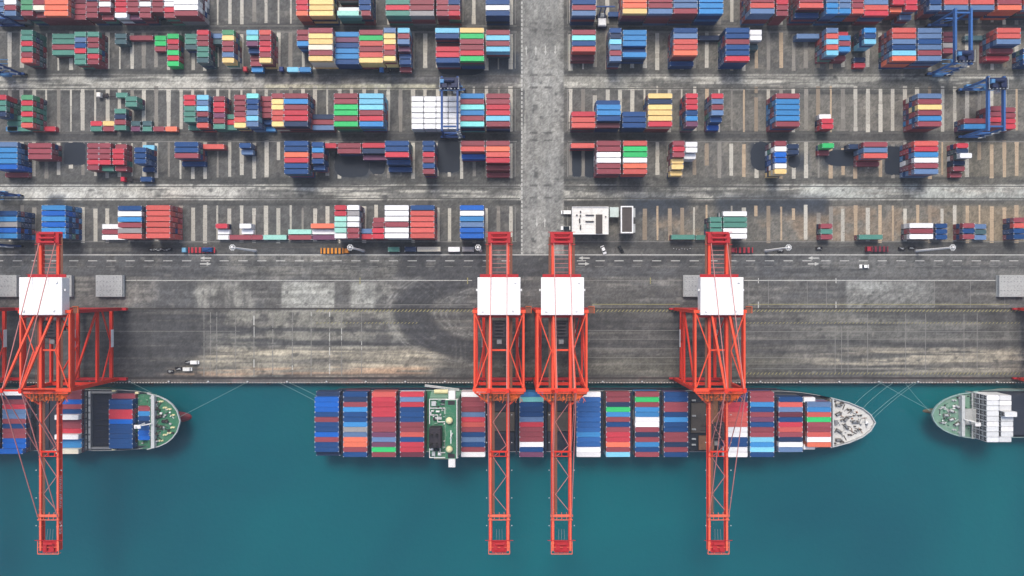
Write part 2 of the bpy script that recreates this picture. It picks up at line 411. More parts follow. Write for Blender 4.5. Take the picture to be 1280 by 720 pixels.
def ground_material(name):
    m = bpy.data.materials.new(name); m.use_nodes = True
    nt = m.node_tree; b = nt.nodes['Principled BSDF']
    at = nt.nodes.new('ShaderNodeAttribute'); at.attribute_name = 'surface'
    geo = nt.nodes.new('ShaderNodeNewGeometry')
    n1 = nt.nodes.new('ShaderNodeTexNoise'); n1.inputs['Scale'].default_value = 2.6; n1.inputs['Detail'].default_value = 5; n1.inputs['Roughness'].default_value = 0.8
    nt.links.new(geo.outputs['Position'], n1.inputs['Vector'])
    r = nt.nodes.new('ShaderNodeMapRange'); r.inputs['From Min'].default_value = 0.3; r.inputs['From Max'].default_value = 0.7; r.inputs['To Min'].default_value = 0.76; r.inputs['To Max'].default_value = 1.22
    nt.links.new(n1.outputs['Fac'], r.inputs['Value'])
    hs = nt.nodes.new('ShaderNodeHueSaturation'); nt.links.new(at.outputs['Color'], hs.inputs['Color']); nt.links.new(r.outputs['Result'], hs.inputs['Value'])
    nt.links.new(hs.outputs['Color'], b.inputs['Base Color'])
    b.inputs['Roughness'].default_value = 0.85
    return m
GM = ground_material('worn_concrete_and_asphalt')
pxc = (PX[:-1, :-1] + PX[1:, 1:]) / 2; pyc = (PY[:-1, :-1] + PY[1:, 1:]) / 2
region = np.zeros(pxc.shape, int)                                        # 0 yard ground
region[((pyc > 93) & (pyc < 112.5)) | ((pyc > 230.5) & (pyc < 250))] = 1  # pale yard roads
region[(pxc > 651.5) & (pxc < 704.5) & (pyc < 318.5)] = 2                # central road
region[(pyc >= 318.5) & (pyc < 345.5)] = 3                               # quay road
region[(pyc >= 345.5)] = 4                                               # quay apron
vid = np.arange(n_ * m_).reshape(n_, m_)
quads = np.stack([vid[:-1, :-1], vid[:-1, 1:], vid[1:, 1:], vid[1:, :-1]], -1)
allco = np.stack([XX.ravel(), YY.ravel(), np.zeros(n_ * m_)], -1)
allcol = np.concatenate([lc.reshape(-1, 3), np.ones((n_ * m_, 1))], -1)
for rid, nm in enumerate(('ground', 'yard_road', 'central_road', 'quay_road', 'quay_pavement')):
    qs = quads[region == rid]
    used, inv = np.unique(qs, return_inverse=True)
    inv = inv.reshape(-1, 4)
    me = bpy.data.meshes.new(nm)
    me.vertices.add(len(used)); me.vertices.foreach_set('co', allco[used].astype(np.float32).ravel())
    me.loops.add(inv.size); me.loops.foreach_set('vertex_index', inv.astype(np.int32).ravel())
    me.polygons.add(len(inv)); me.polygons.foreach_set('loop_start', np.arange(0, inv.size, 4, dtype=np.int32))
    at = me.attributes.new('surface', 'FLOAT_COLOR', 'POINT'); at.data.foreach_set('color', allcol[used].astype(np.float32).ravel())
    me.update(calc_edges=True); me.materials.append(GM)
    o = bpy.data.objects.new(nm, me); COL.objects.link(o); tag(o, kind='structure')
del XX, YY, PX, PY, col, a_, b_, q, cr, allco, allcol
M['far_land'] = paint('far_yard', (100, 97, 92), rough=0.9, dirt=0.7, vary=0, scale=0.05)
b = MB()
b.quad(-3000, GX0, QUAY_Y, 3000, 0); b.quad(GX1, 3000, QUAY_Y, 3000, 0); b.quad(GX0, GX1, GY1, 3000, 0)
tag(b.build('land', M['far_land']), kind='structure')

# water
m = bpy.data.materials.new('harbour_water'); m.use_nodes = True
nt = m.node_tree; bs = nt.nodes['Principled BSDF']
geo = nt.nodes.new('ShaderNodeNewGeometry')
nA = nt.nodes.new('ShaderNodeTexNoise'); nA.inputs['Scale'].default_value = 0.006; nA.inputs['Detail'].default_value = 5; nA.inputs['Distortion'].default_value = 0.6
nt.links.new(geo.outputs['Position'], nA.inputs['Vector'])
ra = nt.nodes.new('ShaderNodeMapRange'); ra.inputs['From Min'].default_value = 0.35; ra.inputs['From Max'].default_value = 0.68
nt.links.new(nA.outputs['Fac'], ra.inputs['Value'])
mx = nt.nodes.new('ShaderNodeMix'); mx.data_type = 'RGBA'
nt.links.new(ra.outputs['Result'], mx.inputs['Factor'])
mx.inputs['A'].default_value = alb((0, 81, 94)); mx.inputs['B'].default_value = alb((0, 101, 108))
nt.links.new(mx.outputs['Result'], bs.inputs['Base Color'])
bs.inputs['Roughness'].default_value = 0.22; bs.inputs['Specular IOR Level'].default_value = 0.22
nB = nt.nodes.new('ShaderNodeTexNoise'); nB.inputs['Scale'].default_value = 0.35; nB.inputs['Detail'].default_value = 5; nB.inputs['Roughness'].default_value = 0.6
nt.links.new(geo.outputs['Position'], nB.inputs['Vector'])
bp = nt.nodes.new('ShaderNodeBump'); bp.inputs['Strength'].default_value = 0.25; bp.inputs['Distance'].default_value = 0.5
nt.links.new(nB.outputs['Fac'], bp.inputs['Height']); nt.links.new(bp.outputs['Normal'], bs.inputs['Normal'])
M['water'] = m
SEA = -4.0
b = MB(); b.quad(-5000, 5000, -6000, QUAY_Y + 2, SEA)
tag(b.build('water', M['water']), kind='structure')
M['quay_face'] = paint('quay_wall_concrete', (96, 94, 90), rough=0.9, dirt=0.7, dirt_rgb=(46, 50, 50))
b = MB(); b.box(-3000, 3000, QUAY_Y - 0.0, QUAY_Y + 1.5, -9, -0.01)
tag(b.build('quay_wall', M['quay_face']), kind='structure')

# ------------------------------------------------------------------ painted lines, bay slabs, rails
Z1, Z2 = 0.004, 0.008
m = paint('bay_slab_concrete', (188, 184, 172), rough=0.85, dirt=1.0, vary=0.14, scale=0.9, island=True, dirt_rgb=(96, 92, 86))
M['slab'] = m
M['slab_warm'] = paint('stained_bay_slab', (182, 162, 136), rough=0.85, dirt=1.0, vary=0.14, scale=0.9, island=True, dirt_rgb=(120, 98, 80))
M['slab_worn'] = paint('worn_bay_slab', (140, 136, 128), rough=0.85, dirt=1.0, vary=0.14, scale=1.1, island=True, dirt_rgb=(90, 87, 82))
M['slab_warm_worn'] = paint('worn_stained_bay_slab', (150, 136, 118), rough=0.85, dirt=1.0, vary=0.14, scale=1.1, island=True, dirt_rgb=(104, 92, 80))
b = MB()
strips = [(-8, 29.5), (41.5, 86), (110, 163.5), (178.5, 221), (258.5, 301.5)]
colsx = [12 + 15.28 * i for i in range(-2, 42)] + [712.9 + 15.5 * i for i in range(0, 38)]
for si, (ya, yb) in enumerate(strips):
    for cx in colsx:
        if 642 < cx < 708: continue
        if si == 4 and 700 < cx < 800: continue
        w = random.choice((0.5, 0.9, 0.95, 1.0, 1.05, 1.1, 1.1))
        x = wx(cx) + random.uniform(-.2, .2); y0 = wy(yb) + random.uniform(-1.2, 1.0); y1 = wy(ya) + random.uniform(-1.0, 1.2)
        mi = 1 if (si >= 3 and cx > 800 and random.random() < 0.6) or (si < 3 and cx > 880 and random.random() < 0.25) else 0
        if random.random() < 0.25: mi += 2
        cuts = [y0, y1]
        for _ in range(random.randint(1, 4)): cuts.append(random.uniform(y0, y1))
        cuts.sort()
        for ca, cb in zip(cuts, cuts[1:]):
            if random.random() < 0.03: continue
            ww = w * random.uniform(0.85, 1.05)
            b.quad(x - ww + random.uniform(-.1, .1), x + ww, ca + 0.06, cb, Z1, mi)
tag(b.build('ground_slab_strips', [M['slab'], M['slab_warm'], M['slab_worn'], M['slab_warm_worn']]), kind='structure')

b = MB()
def hline(y, x0, x1, w=0.35, mi=0): b.quad(wx(x0), wx(x1), wy(y) - w / 2, wy(y) + w / 2, Z2, mi)
def vline(x, y0, y1, w=0.35, mi=0): b.quad(wx(x) - w / 2, wx(x) + w / 2, wy(y1), wy(y0), Z2, mi)
hline(318.6, -60, 1340, 0.5)
for i in range(-3, 58):
    x = 16 + 23.5 * i
    if 645 < x < 700: continue
    hline(326, x, x + 11.5, 0.42); hline(333.3, x - 1, x + 10, 0.30, 2)
hline(350.5, 150, 590, 0.36); hline(350.5, 730, 860, 0.32, 2); hline(350.5, 930, 1250, 0.42)
hline(381, 345, 590, 0.3, 2); hline(380.4, 740, 850, 0.3, 1); hline(380.4, 935, 1262, 0.3, 1)
for x in (255, 263, 271, 294.5, 317.5, 341, 365.5, 389, 412, 427, 452):
    
    yv = 390
    while yv < 470:
        d = random.uniform(4, 14); vline(x + random.uniform(-.1, .1), yv, min(470, yv + d), random.uniform(0.25, 0.6), 2 if x < 294 or random.random() < 0.8 else 0); yv += d + random.uniform(0.2, 2)
for x in (1044, 1052, 1060, 1084.5, 1132, 1157, 1205, 1221.5): vline(x, 392 if x > 1060 else 408, 466, 0.34, 2)
for x in (936, 960.5, 1009, 1033, 1168, 1213, 1256): vline(x, 351, 384, 0.3, 2)
for x in (948, 1045): vline(x, 347.5, 354, 0.45); vline(x, 377, 385, 0.45)
for x in (450, 584.5, 813): vline(x, 347, 355, 0.5, 1)
for x0, x1 in ((395, 590), (740, 848), (932, 1275)):            # yellow hatching beside the crane rail
    x = x0
    while x < x1:
        b.add([(wx(x), wy(389.8), Z2), (wx(x + 1.2), wy(389.8), Z2), (wx(x + 4.0), wy(386.9), Z2), (wx(x + 2.8), wy(386.9), Z2)], [(0, 1, 2, 3)], 1)
        if x > 930 or x < 520: b.add([(wx(x), wy(404.5), Z2), (wx(x + 1.0), wy(404.5), Z2), (wx(x + 3.0), wy(402.8), Z2), (wx(x + 2.0), wy(402.8), Z2)], [(0, 1, 2, 3)], 1)
        if x > 930: b.add([(wx(x), wy(468.2), Z2), (wx(x + 1.0), wy(468.2), Z2), (wx(x + 3.2), wy(465.6), Z2), (wx(x + 2.2), wy(465.6), Z2)], [(0, 1, 2, 3)], 1)
        x += 4.6
for y, x0, x1 in ((414, 60, 300), (414.5, 930, 1280), (424, 735, 850), (424, 935, 1280), (436, 735, 850), (447, 735, 1000), (455, 735, 1000), (461, 940, 1100), (413, 735, 850)):
    hline(y, x0, x1, 0.26, 2)
for i in range(-12, 380):                                        # white dashes painted on the cope
    x = -20 + 3.6 * i
    hline(478.3, x, x + 1.9, 0.45)
for i in range(0, 60):
    y = 2 + 5.4 * i
    if y < 317: vline(652.3, y, y + 3.4, 0.75); vline(704, y, y + 1.6, 0.35, 2)
for x in (664, 676.5, 690):
    for i in range(0, 40):
        y = 4 + 8 * i
        if y < 312 and not (52 < y < 72): vline(x, y, y + 4, 0.2, 2)
def arrow(x, y, L, ang, w=0.45):
    c, s_ = math.cos(ang), math.sin(ang)
    P = [(-L / 2, -w / 2), (L * 0.1, -w / 2), (L * 0.1, -w * 1.6), (L / 2, 0), (L * 0.1, w * 1.6), (L * 0.1, w / 2), (-L / 2, w / 2)]
    b.add([(wx(x) + c * u - s_ * v, wy(y) + s_ * u + c * v, Z2) for u, v in P], [tuple(range(7))], 0)
for x, a in ((657.8, 90), (669.8, 90), (681.9, -90), (694, -90)): arrow(x, 63, 5, math.radians(a))
for x, a in ((671, -90), (681, 90)): arrow(x, 278, 5, math.radians(a))
for x in (257, 730, 1017): arrow(x, 322.6, 6, math.pi, 0.6); arrow(x, 329.8, 6, 0, 0.6)
for si, (ya, yb) in enumerate(strips):                            # bay frame lines
    for x0, x1 in ((-40, 646), (710, 1320)):
        if si in (1, 3): hline(ya - 1.5, x0, x1, 0.5, 2)
        if si in (0, 2): hline(yb + 2.5, x0, x1, 0.7, 2)
        if si == 4: hline(yb + 0.6, x0, x1, 0.35, 2)
    vline(644, ya, yb, 0.4, 2); vline(709.5, ya, yb, 0.4, 2)
tag(b.build('road_markings', [M['line_white'], M['line_yellow'], M['line_faint']]), kind='structure')
M['dark_patch'] = paint('dark_asphalt', (30, 40, 54), rough=0.6, dirt=0.7, vary=0.06, scale=0.12, dirt_rgb=(44, 52, 64))  # dark blue-grey tone for patches lying over the bay slabs
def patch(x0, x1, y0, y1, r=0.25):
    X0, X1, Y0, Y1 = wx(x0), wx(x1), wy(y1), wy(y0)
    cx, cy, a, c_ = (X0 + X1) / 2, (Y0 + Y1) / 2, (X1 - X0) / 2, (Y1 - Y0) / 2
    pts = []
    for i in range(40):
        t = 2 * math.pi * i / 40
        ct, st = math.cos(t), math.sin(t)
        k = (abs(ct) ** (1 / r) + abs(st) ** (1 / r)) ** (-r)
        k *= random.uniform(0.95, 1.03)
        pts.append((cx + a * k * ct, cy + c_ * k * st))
    b = MB(); b.poly(pts, 0.016 + 0.0002 * x0 / 100); tag(b.build('ground_dark_patch', M['dark_patch']), kind='structure')
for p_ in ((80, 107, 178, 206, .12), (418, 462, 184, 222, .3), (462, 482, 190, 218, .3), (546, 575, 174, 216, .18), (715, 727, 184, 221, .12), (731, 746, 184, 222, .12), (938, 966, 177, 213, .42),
           (1030, 1078, 187, 208, .4), (1106, 1132, 183, 219, .15), (432, 470, 68, 90, .35), (548, 604, 78, 94, .3), (985, 1000, 194, 210, .45)): patch(*p_)  # patch along the foot of the second-strip stacks paints their soft shade
RAIL_L, RAIL_W = wy(386.0), wy(472.5)
M['rail'] = paint('crane_rail_steel', (58, 54, 54), rough=0.6, dirt=0.5)
b = MB()
for y in (RAIL_L, RAIL_W): b.box(-600, 600, y - 0.35, y + 0.35, 0.0045, 0.06); b.box(-600, 600, y - 0.07, y + 0.07, 0.0605, 0.14)
tag(b.build('ground_crane_rails', M['rail']), kind='structure')
b = MB()
for y in (wy(31.5), wy(36.5), wy(166), wy(172.5), wy(95), wy(110.5), wy(233), wy(248), wy(305), wy(309)):
    b.quad(-300, wx(650), y - 0.25, y + 0.25, 0.0125); b.quad(wx(706), 300, y - 0.25, y + 0.25, 0.0125)
M['track'] = paint('tyre_track_grime', (80, 79, 77), rough=0.9, dirt=1.0, vary=0, scale=0.3, dirt_rgb=(124, 121, 114))
tag(b.build('ground_wheel_tracks', M['track']), kind='structure')

# ------------------------------------------------------------------ shipping containers
PAL = {
 'r': ((154, 64, 76), 'maroon'), 'R': ((212, 52, 70), 'bright red'), 'o': ((220, 88, 80), 'salmon red'), 'O': ((250, 116, 84), 'orange'),
 'b': ((14, 70, 134), 'dark blue'), 'v': ((34, 100, 178), 'medium blue'), 'B': ((0, 97, 204), 'bright blue'), 'n': ((28, 54, 94), 'navy'), 'c': ((118, 206, 240), 'pale blue'),
 'k': ((48, 138, 208), 'sky blue'), 's': ((92, 126, 172), 'steel blue'), 't': ((76, 142, 126), 'teal'), 'g': ((42, 204, 108), 'bright green'),
 'G': ((80, 156, 110), 'dull green'), 'w': ((248, 248, 248), 'white'), 'y': ((255, 214, 132), 'yellow'), 'm': ((156, 222, 204), 'mint green'),
 'p': ((118, 64, 98), 'plum'), 'q': ((126, 228, 224), 'aqua'), 'e': ((156, 152, 152), 'grey'), 'd': ((66, 100, 108), 'slate'),
 'W': ((222, 225, 226), 'off-white'), 'h': ((236, 228, 204), 'cream'), 'i': ((104, 42, 60), 'dark maroon'),
}
KEYS = list(PAL)
PMAT, PMAT_I = {}, {}
for k_, (rgb, nm) in PAL.items():
    light = sum(rgb) > 520
    g_ = sum(rgb) / 3; rgb = tuple(v * 0.86 + g_ * 0.14 for v in rgb)
    PMAT[k_] = paint('container_' + nm.replace(' ', '_'), rgb, rough=0.5, dirt=0.36 if not light else 0.22, vary=0.13, scale=0.45, dirt_rgb=tuple(int(v * 0.62 + 22) for v in rgb), scuff=0.4)
    PMAT_I[k_] = paint('stacked_container_' + nm.replace(' ', '_'), rgb, rough=0.5, dirt=0.32, vary=0.12, scale=0.45, island=True, dirt_rgb=tuple(int(v * 0.6 + 22) for v in rgb), scuff=0.4)
M['casting'] = paint('corner_casting', (196, 200, 206), rough=0.6, dirt=0.4)
TIER, CW, CHH = 2.64, 2.44, 2.59
LEN = {'L': 12.19, 'S': 6.06}
def template(kind):
    L = LEN[kind] / 2; W = CW / 2; H = CHH
    vs, fs, mi = [], [], []
    def addp(v, f, m_i):
        k = len(vs); vs.extend(v); fs.extend([tuple(i + k for i in q_) for q_ in f]); mi.extend([m_i] * len(f))
    e, dz = 0.10, 0.05
    v = [(-L, -W, 0), (L, -W, 0), (L, W, 0), (-L, W, 0), (-L, -W, H), (L, -W, H), (L, W, H), (-L, W, H),
         (-L + e, -W + e, H), (L - e, -W + e, H), (L - e, W - e, H), (-L + e, W - e, H),
         (-L + e + .04, -W + e + .04, H - dz), (L - e - .04, -W + e + .04, H - dz), (L - e - .04, W - e - .04, H - dz), (-L + e + .04, W - e - .04, H - dz)]
    f = [(0, 3, 2, 1), (0, 1, 5, 4), (1, 2, 6, 5), (2, 3, 7, 6), (3, 0, 4, 7), (4, 5, 9, 8), (5, 6, 10, 9), (6, 7, 11, 10), (7, 4, 8, 11),
         (8, 9, 13, 12), (9, 10, 14, 13), (10, 11, 15, 14), (11, 8, 12, 15), (12, 13, 14, 15)]
    addp(v, f, 0)
    def bx(x0, x1, y0, y1, z0, z1):
        addp([(x0, y0, z0), (x1, y0, z0), (x1, y1, z0), (x0, y1, z0), (x0, y0, z1), (x1, y0, z1), (x1, y1, z1), (x0, y1, z1)],
             [(4, 5, 6, 7), (0, 1, 5, 4), (1, 2, 6, 5), (2, 3, 7, 6), (3, 0, 4, 7)], 1)
    for sx in (-1, 1):
        for sy in (-1, 1):
            x0, x1 = sorted((sx * (L - 0.34), sx * (L + 0.012))); y0, y1 = sorted((sy * (W - 0.30), sy * (W + 0.012)))
            bx(x0, x1, y0, y1, H - 0.12, H + 0.012)
    for y in (-0.72, -0.25, 0.25, 0.72): bx(L + 0.003, L + 0.06, y - 0.035, y + 0.035, 0.15, H - 0.2)
    bx(L + 0.003, L + 0.02, 0.35, 0.66, 1.3, 1.9)
    return np.array(vs), fs, mi
TPL = {k_: template(k_) for k_ in 'LS'}
def reefer_template():
    v, f, mi = template('S')
    v = [tuple(p) for p in v]
    for (ya, yb, za, zb) in ((-1.05, 1.05, 0.15, 1.15), (-0.95, -0.1, 1.3, 2.25), (0.1, 0.95, 1.3, 2.25)):
        k = len(v)
        v += [(-3.045, ya, za), (-3.033, ya, za), (-3.033, yb, za), (-3.045, yb, za), (-3.045, ya, zb), (-3.033, ya, zb), (-3.033, yb, zb), (-3.045, yb, zb)]
        g = [(4, 5, 6, 7), (0, 1, 5, 4), (1, 2, 6, 5), (2, 3, 7, 6), (3, 0, 4, 7)]
        f += [tuple(i + k for i in q_) for q_ in g]; mi += [2] * 5
    return np.array(v), f, mi
LEN['F'] = 6.06
TPL['F'] = reefer_template()
CMESH = {}
def cmesh(kind, c):
    if (kind, c) not in CMESH:
        v, f, mi = TPL[kind]
        me = bpy.data.meshes.new('shipping_container')
        me.from_pydata([tuple(p) for p in v], [], f)
        me.materials.append(PMAT[c]); me.materials.append(M['casting']); me.materials.append(M['dark'])
        me.polygons.foreach_set('material_index', mi); me.update()
        CMESH[(kind, c)] = me
    return CMESH[(kind, c)]

# every container: dict(kind, c, x, y, z, top, label)
BOXES = []
FILL = 'rrinnbbdtptdnrisebrkw'  # mostly dark lower-tier colours, shade of the stack sides painted in
def stack(kind, x, y, tiers, c, base=0.03, label=None, fill=FILL, group=None):
    for t in range(tiers):
        last = t == tiers - 1
        cc = c if last else (c if random.random() < 0.3 else random.choice(fill))
        BOXES.append(dict(kind=kind, c=cc, x=x + random.uniform(-.06, .06), y=y + random.uniform(-.05, .05), z=base + t * TIER, top=last,
                          flip=kind != 'F' and random.random() < 0.5, label=label if last else None, group=group))

ROWP = 2.86
ORD = ['', 'first', 'second', 'third', 'fourth', 'fifth', 'sixth', 'seventh', 'eighth', 'ninth', 'tenth', 'eleventh', 'twelfth', 'thirteenth', 'fourteenth',
       'fifteenth', 'sixteenth', 'seventeenth', 'eighteenth', 'nineteenth', 'twentieth', 'twenty-first', 'twenty-second', 'twenty-third', 'twenty-fourth', 'twenty-fifth']
def parse(s_, default=5):
    out = []
    for tok in s_.split():
        if tok == '-': out.append(None)
        else: out.append((tok[0], int(tok[1:]) if len(tok) > 1 else default))
    return out
# strip: centre of the six rows, then stacks (left edge in the photograph, length, rows from north to south)
YARD = {
 'A': (146.8, 'top yard strip', [
  (-10, 'S', '- w s s s s4', 4), (5.3, 'S', '- r R w r s', 5), (26, 'S', '- r t G G r', 5), (41, 'S', '- r r r h r4', 5), (55, 'L', '- R O O O O', 5),
  (93, 'S', '- r i r r r3', 3), (107.5, 'S', '- r n r r r', 4), (123.5, 'S', '- r r w r r3', 4), (143.5, 'S', '- r R R R w', 4), (158.5, 'S', '- r r r r p3', 4), (174, 'S', '- r i w r r', 4),
  (189.5, 'S', '- r r r r -', 4), (205, 'S', '- w w w R r', 4), (217.5, 'L', '- w w w w r', 5),
  (370, 'S', '- r R R R O', 5), (386.5, 'L', '- r r y y y', 5), (421.5, 'L', '- w r - w4 m', 5), (448.5, 'S', '- r b b b r', 5), (482, 'L', '- r t t R t', 5), (512.5, 'L', '- r r r r e', 5),
  (545.5, 'S', '- r r r r r', 5), (560, 'S', '- s n b r R', 5), (607, 'L', '- r b b w b', 5),
  (715, 'L', '- r b b r s', 5), (778.5, 'L', '- r O O O y', 6), (810.5, 'L', '- r r r r s', 6), (842, 'L', '- r s s s r', 6), (874, 'L', '- b k k k k', 6),
  (938, 'L', '- r r r o s', 6), (970.5, 'S', '- r R R r r', 5), (999, 'L', '- r r r o b4', 6), (1033, 'S', '- t s s k k', 6), (1049, 'S', '- t s s s k', 6), (1065, 'S', '- r r r r o', 6), (1080.5, 'L', '- s s s o R', 5),
  (1116, 'S', '- r R R O4 -', 5), (1132, 'S', '- r R R R s3', 5), (1162, 'S', '- b b b s -', 5), (1180.5, 'L', '- r r o s -', 5), (1213, 'L', '- r r o s -', 5), (1247, 'L', '- r r r O -', 5), (1280, 'L', '- r r o s -', 5)]),
 'B': (123.8, 'second yard strip', [
  (26, 'S', 't t R t r o', 4), (65, 'L', 't t r t - -', 2), (93, 'S', 't s b R t t', 3), (109, 'S', 't r r t R r', 3), (143.5, 'S', 'd d - - - -', 2), (162, 'L', 'r1 - - - - -', 1), (193.3, 'S', 'g g r - - -', 1),
  (209, 'S', 'g R r g R g', 2), (231, 'S', 't t d - - -', 2), (246, 'S', 'R r r t t d', 4), (263, 'S', 's d - - - -', 2), (277.5, 'S', 'G y r r s y', 4), (308, 'S', 'c q p b3 r2 r2', 4), (324, 'S', 'o r R R r y', 4),
  (371, 'S', 'r r k - - -', 4), (385.7, 'L', 'r y y h r y', 5), (419, 'L', 'k p b k k b', 3), (449, 'L', 'r g o r o y', 4), (479.5, 'S', 's y y o r y', 5), (497, 'S', 'c r s p4 b3 b3', 5),
  (544, 'L', 'c b i3 R4 R4 b4', 5), (575, 'L', 'y g r r R g', 5), (607.5, 'L', 'r c r c - -', 4),
  (715, 'L', 'r q b o i2 -', 4), (762, 'S', 'b n c s r s', 5), (778.5, 'L', 'k k k b3 k -', 4), (842, 'L', 'b s o o O b2', 5), (873.5, 'L', 'n1 - - - - -', 1), (907, 'L', 'b b r b b R', 5), (937.3, 'S', 'w w d2 - - -', 4),
  (996, 'L', 's2 - - - - -', 2), (1033, 'S', 's o c o c -', 5), (1048.5, 'S', 'R3 k r k r2 -', 4), (1080.3, 'S', 'k b c - n1 R1', 5), (1115.3, 'L', 'o o s b c O', 5), (1147.3, 'L', 's s b s r s', 5), (1178.5, 'S', 'i i e r - -', 3),
  (1206, 'L', 'd1 - - - - -', 1), (1246, 'L', 'o o s r3 R2 -', 5), (1279, 'S', '- - - b k b', 3)]),
 'C': (90.5, 'third yard strip', [
  (-7, 'S', 'R t t n - k1', 4), (9, 'L', '- - - t t t', 1), (26.3, 'S', 'G R G R G o', 4), (55, 'S', '- - - - - R', 1), (113, 'S', '- - - - R1 t1', 1), (128.3, 'S', '- - - - y r', 1), (143, 'S', '- - t n r t', 2),
  (156.5, 'S', 't t - - d1 p1', 3), (175, 'S', '- - - - d t', 1), (191, 'S', '- - - - - r', 1), (206.5, 'S', '- - - - - O', 1), (229.5, 'S', 'R R t t t t2', 4), (245.7, 'S', 'c s c r n o', 4), (266.5, 'S', 'r R R p r t', 3),
  (281.5, 'S', '- - - t R t', 2), (292.5, 'S', 'r r r r o y', 4), (308, 'S', 'q b b s c s', 5), (325, 'S', 'r r r r3 b2 k1', 3), (339.5, 'S', 'r y y o o y', 5), (354.9, 'L', 'r k r R R n', 5), (388, 'L', '- - - n r s', 2),
  (417.3, 'L', 'r r g g r g', 5), (449, 'L', 'c c c r R k', 5), (514.5, 'S', 'w w w w w w', 3), (530, 'S', 'w w w w w w', 3), (545.3, 'S', 'w w w w w w', 3), (560.5, 'S', 'w w w w w w', 3),
  (575.3, 'L', 'k r q k r q', 5), (607.5, 'L', 'r r R R c r', 5),
  (714.5, 'L', '- - - R o o', 4), (746, 'L', '- b4 k k b i4', 5), (778, 'L', '- - - b b b', 4), (810.3, 'L', 'y n y y y R', 5), (857.3, 'S', 'R R R b k p', 5), (889.5, 'S', 'R s r s b4 B2', 5), (969.7, 'L', 'r k k k k r', 5),
  (1027, 'S', '- - - w2 R3 R3', 3), (1147.3, 'L', 's r y r k r', 5), (1205, 'L', '- - - - r k', 3), (1237.5, 'S', '- - r r R r', 4), (1255, 'S', '- - r r R R', 3)]),
 'D': (66.4, 'fourth yard strip', [
  (-8, 'L', 's k k k B r1', 4), (35, 'L', 'r r r - - -', 3), (108.8, 'S', 'r r r R r -', 3), (123.5, 'S', 'r r r R t2 -', 3), (140.3, 'S', 'r2 R R R r2 -', 3), (168, 'S', 'c1 b b b b1 -', 4),
  (218, 'L', 'b b r b1 - -', 4), (250.5, 'L', 'o2 - - - - -', 2), (299, 'S', 'b3 s2 - - - -', 3), (355.2, 'L', 'b b O R b b', 5), (389.7, 'S', 'b k r b b3 -', 4), (406, 'S', 'R - - - - -', 3), (421.7, 'L', 'r r - - - -', 3),
  (452.5, 'L', 'R n p2 - - -', 3), (481, 'L', 'b b R b3 b1 -', 5), (528.3, 'S', 'b b R r b r', 5), (576, 'L', 'r o B3 - - -', 5), (607.3, 'L', 'r O o R r3 r1', 5),
  (713.5, 'L', 'o - - - - -', 3), (746, 'L', 'r r w w r r', 5), (779, 'L', 'o g g w O o', 5), (841, 'S', 'r R r y4 y4 y3', 5), (856.8, 'S', 'w w w3 - - -', 4), (968.3, 'S', 'r w B B w y', 5), (984, 'S', 'n n - - - -', 2),
  (1028, 'S', 'g3 r1 - - - -', 3), (1061, 'S', 'n2 - - - - -', 2), (1079.7, 'L', 'r s o r1 - -', 4), (1143, 'L', 'o R k w r s', 5), (1200, 'S', 'R3 n3 w4 n2 r2 r1', 4)]),
 'E': (33.7, 'quayside strip', [
  (-8.5, 'L', '- b k e B k', 5), (52, 'L', 'k B k B k k', 5), (127.5, 'L', '- - - w r w', 1), (147.3, 'L', 'b w k r e o', 4), (182.7, 'L', 'o o o o o o', 5), (269.5, 'S', '- - - R2 w1 w1', 2), (285.5, 'L', '- - - - - r', 1),
  (299.5, 'S', '- - - w2 w1 -', 2), (314, 'S', '- - - - - r', 1), (329, 'L', '- - - - - m', 1), (360.3, 'L', '- - - - m1 r1', 1), (388.5, 'L', '- - - O2 w1 p1', 2), (418, 'S', 'R R m m m w', 5), (434, 'S', 'w e w w r r', 5),
  (450.3, 'S', '- - - - s R', 3), (465.3, 'S', '- - r3 r R R', 4), (480.8, 'L', 'w w w r w w', 5), (513, 'L', 'b o o o o o', 5), (574.8, 'L', 'B w k s B B', 5),
  (839.5, 'L', '- - - - - t', 2), (869.8, 'S', '- - - - - t', 1), (887.5, 'S', '- - t t t t', 4), (904, 'L', '- w t t w w', 4), (1026, 'S', '- - - r t r', 2), (1074, 'L', '- - - - - t', 2), (1137, 'L', '- - - w r w', 3),
  (1169.5, 'S', '- - - b b b', 2), (1203.5, 'S', '- - - r b r', 3), (1218.5, 'S', '- - - s d s', 1), (1267, 'S', '- - r o b b', 3)]),
}
def rank_labels(row_cols, tail, from_word):
    """row_cols: [(index, letter)] -> {index: label}; ranks same-coloured boxes in one stack"""
    words_ = {}
    for i, c in row_cols: words_.setdefault(PAL[c][1], []).append(i)
    out = {}
    for w_, idx in words_.items():
        for j, i in enumerate(idx):
            out[i] = ('only %s container %s' % (w_, tail)) if len(idx) == 1 else ('%s %s container from %s %s' % (ORD[j + 1], w_, from_word, tail))
    return out
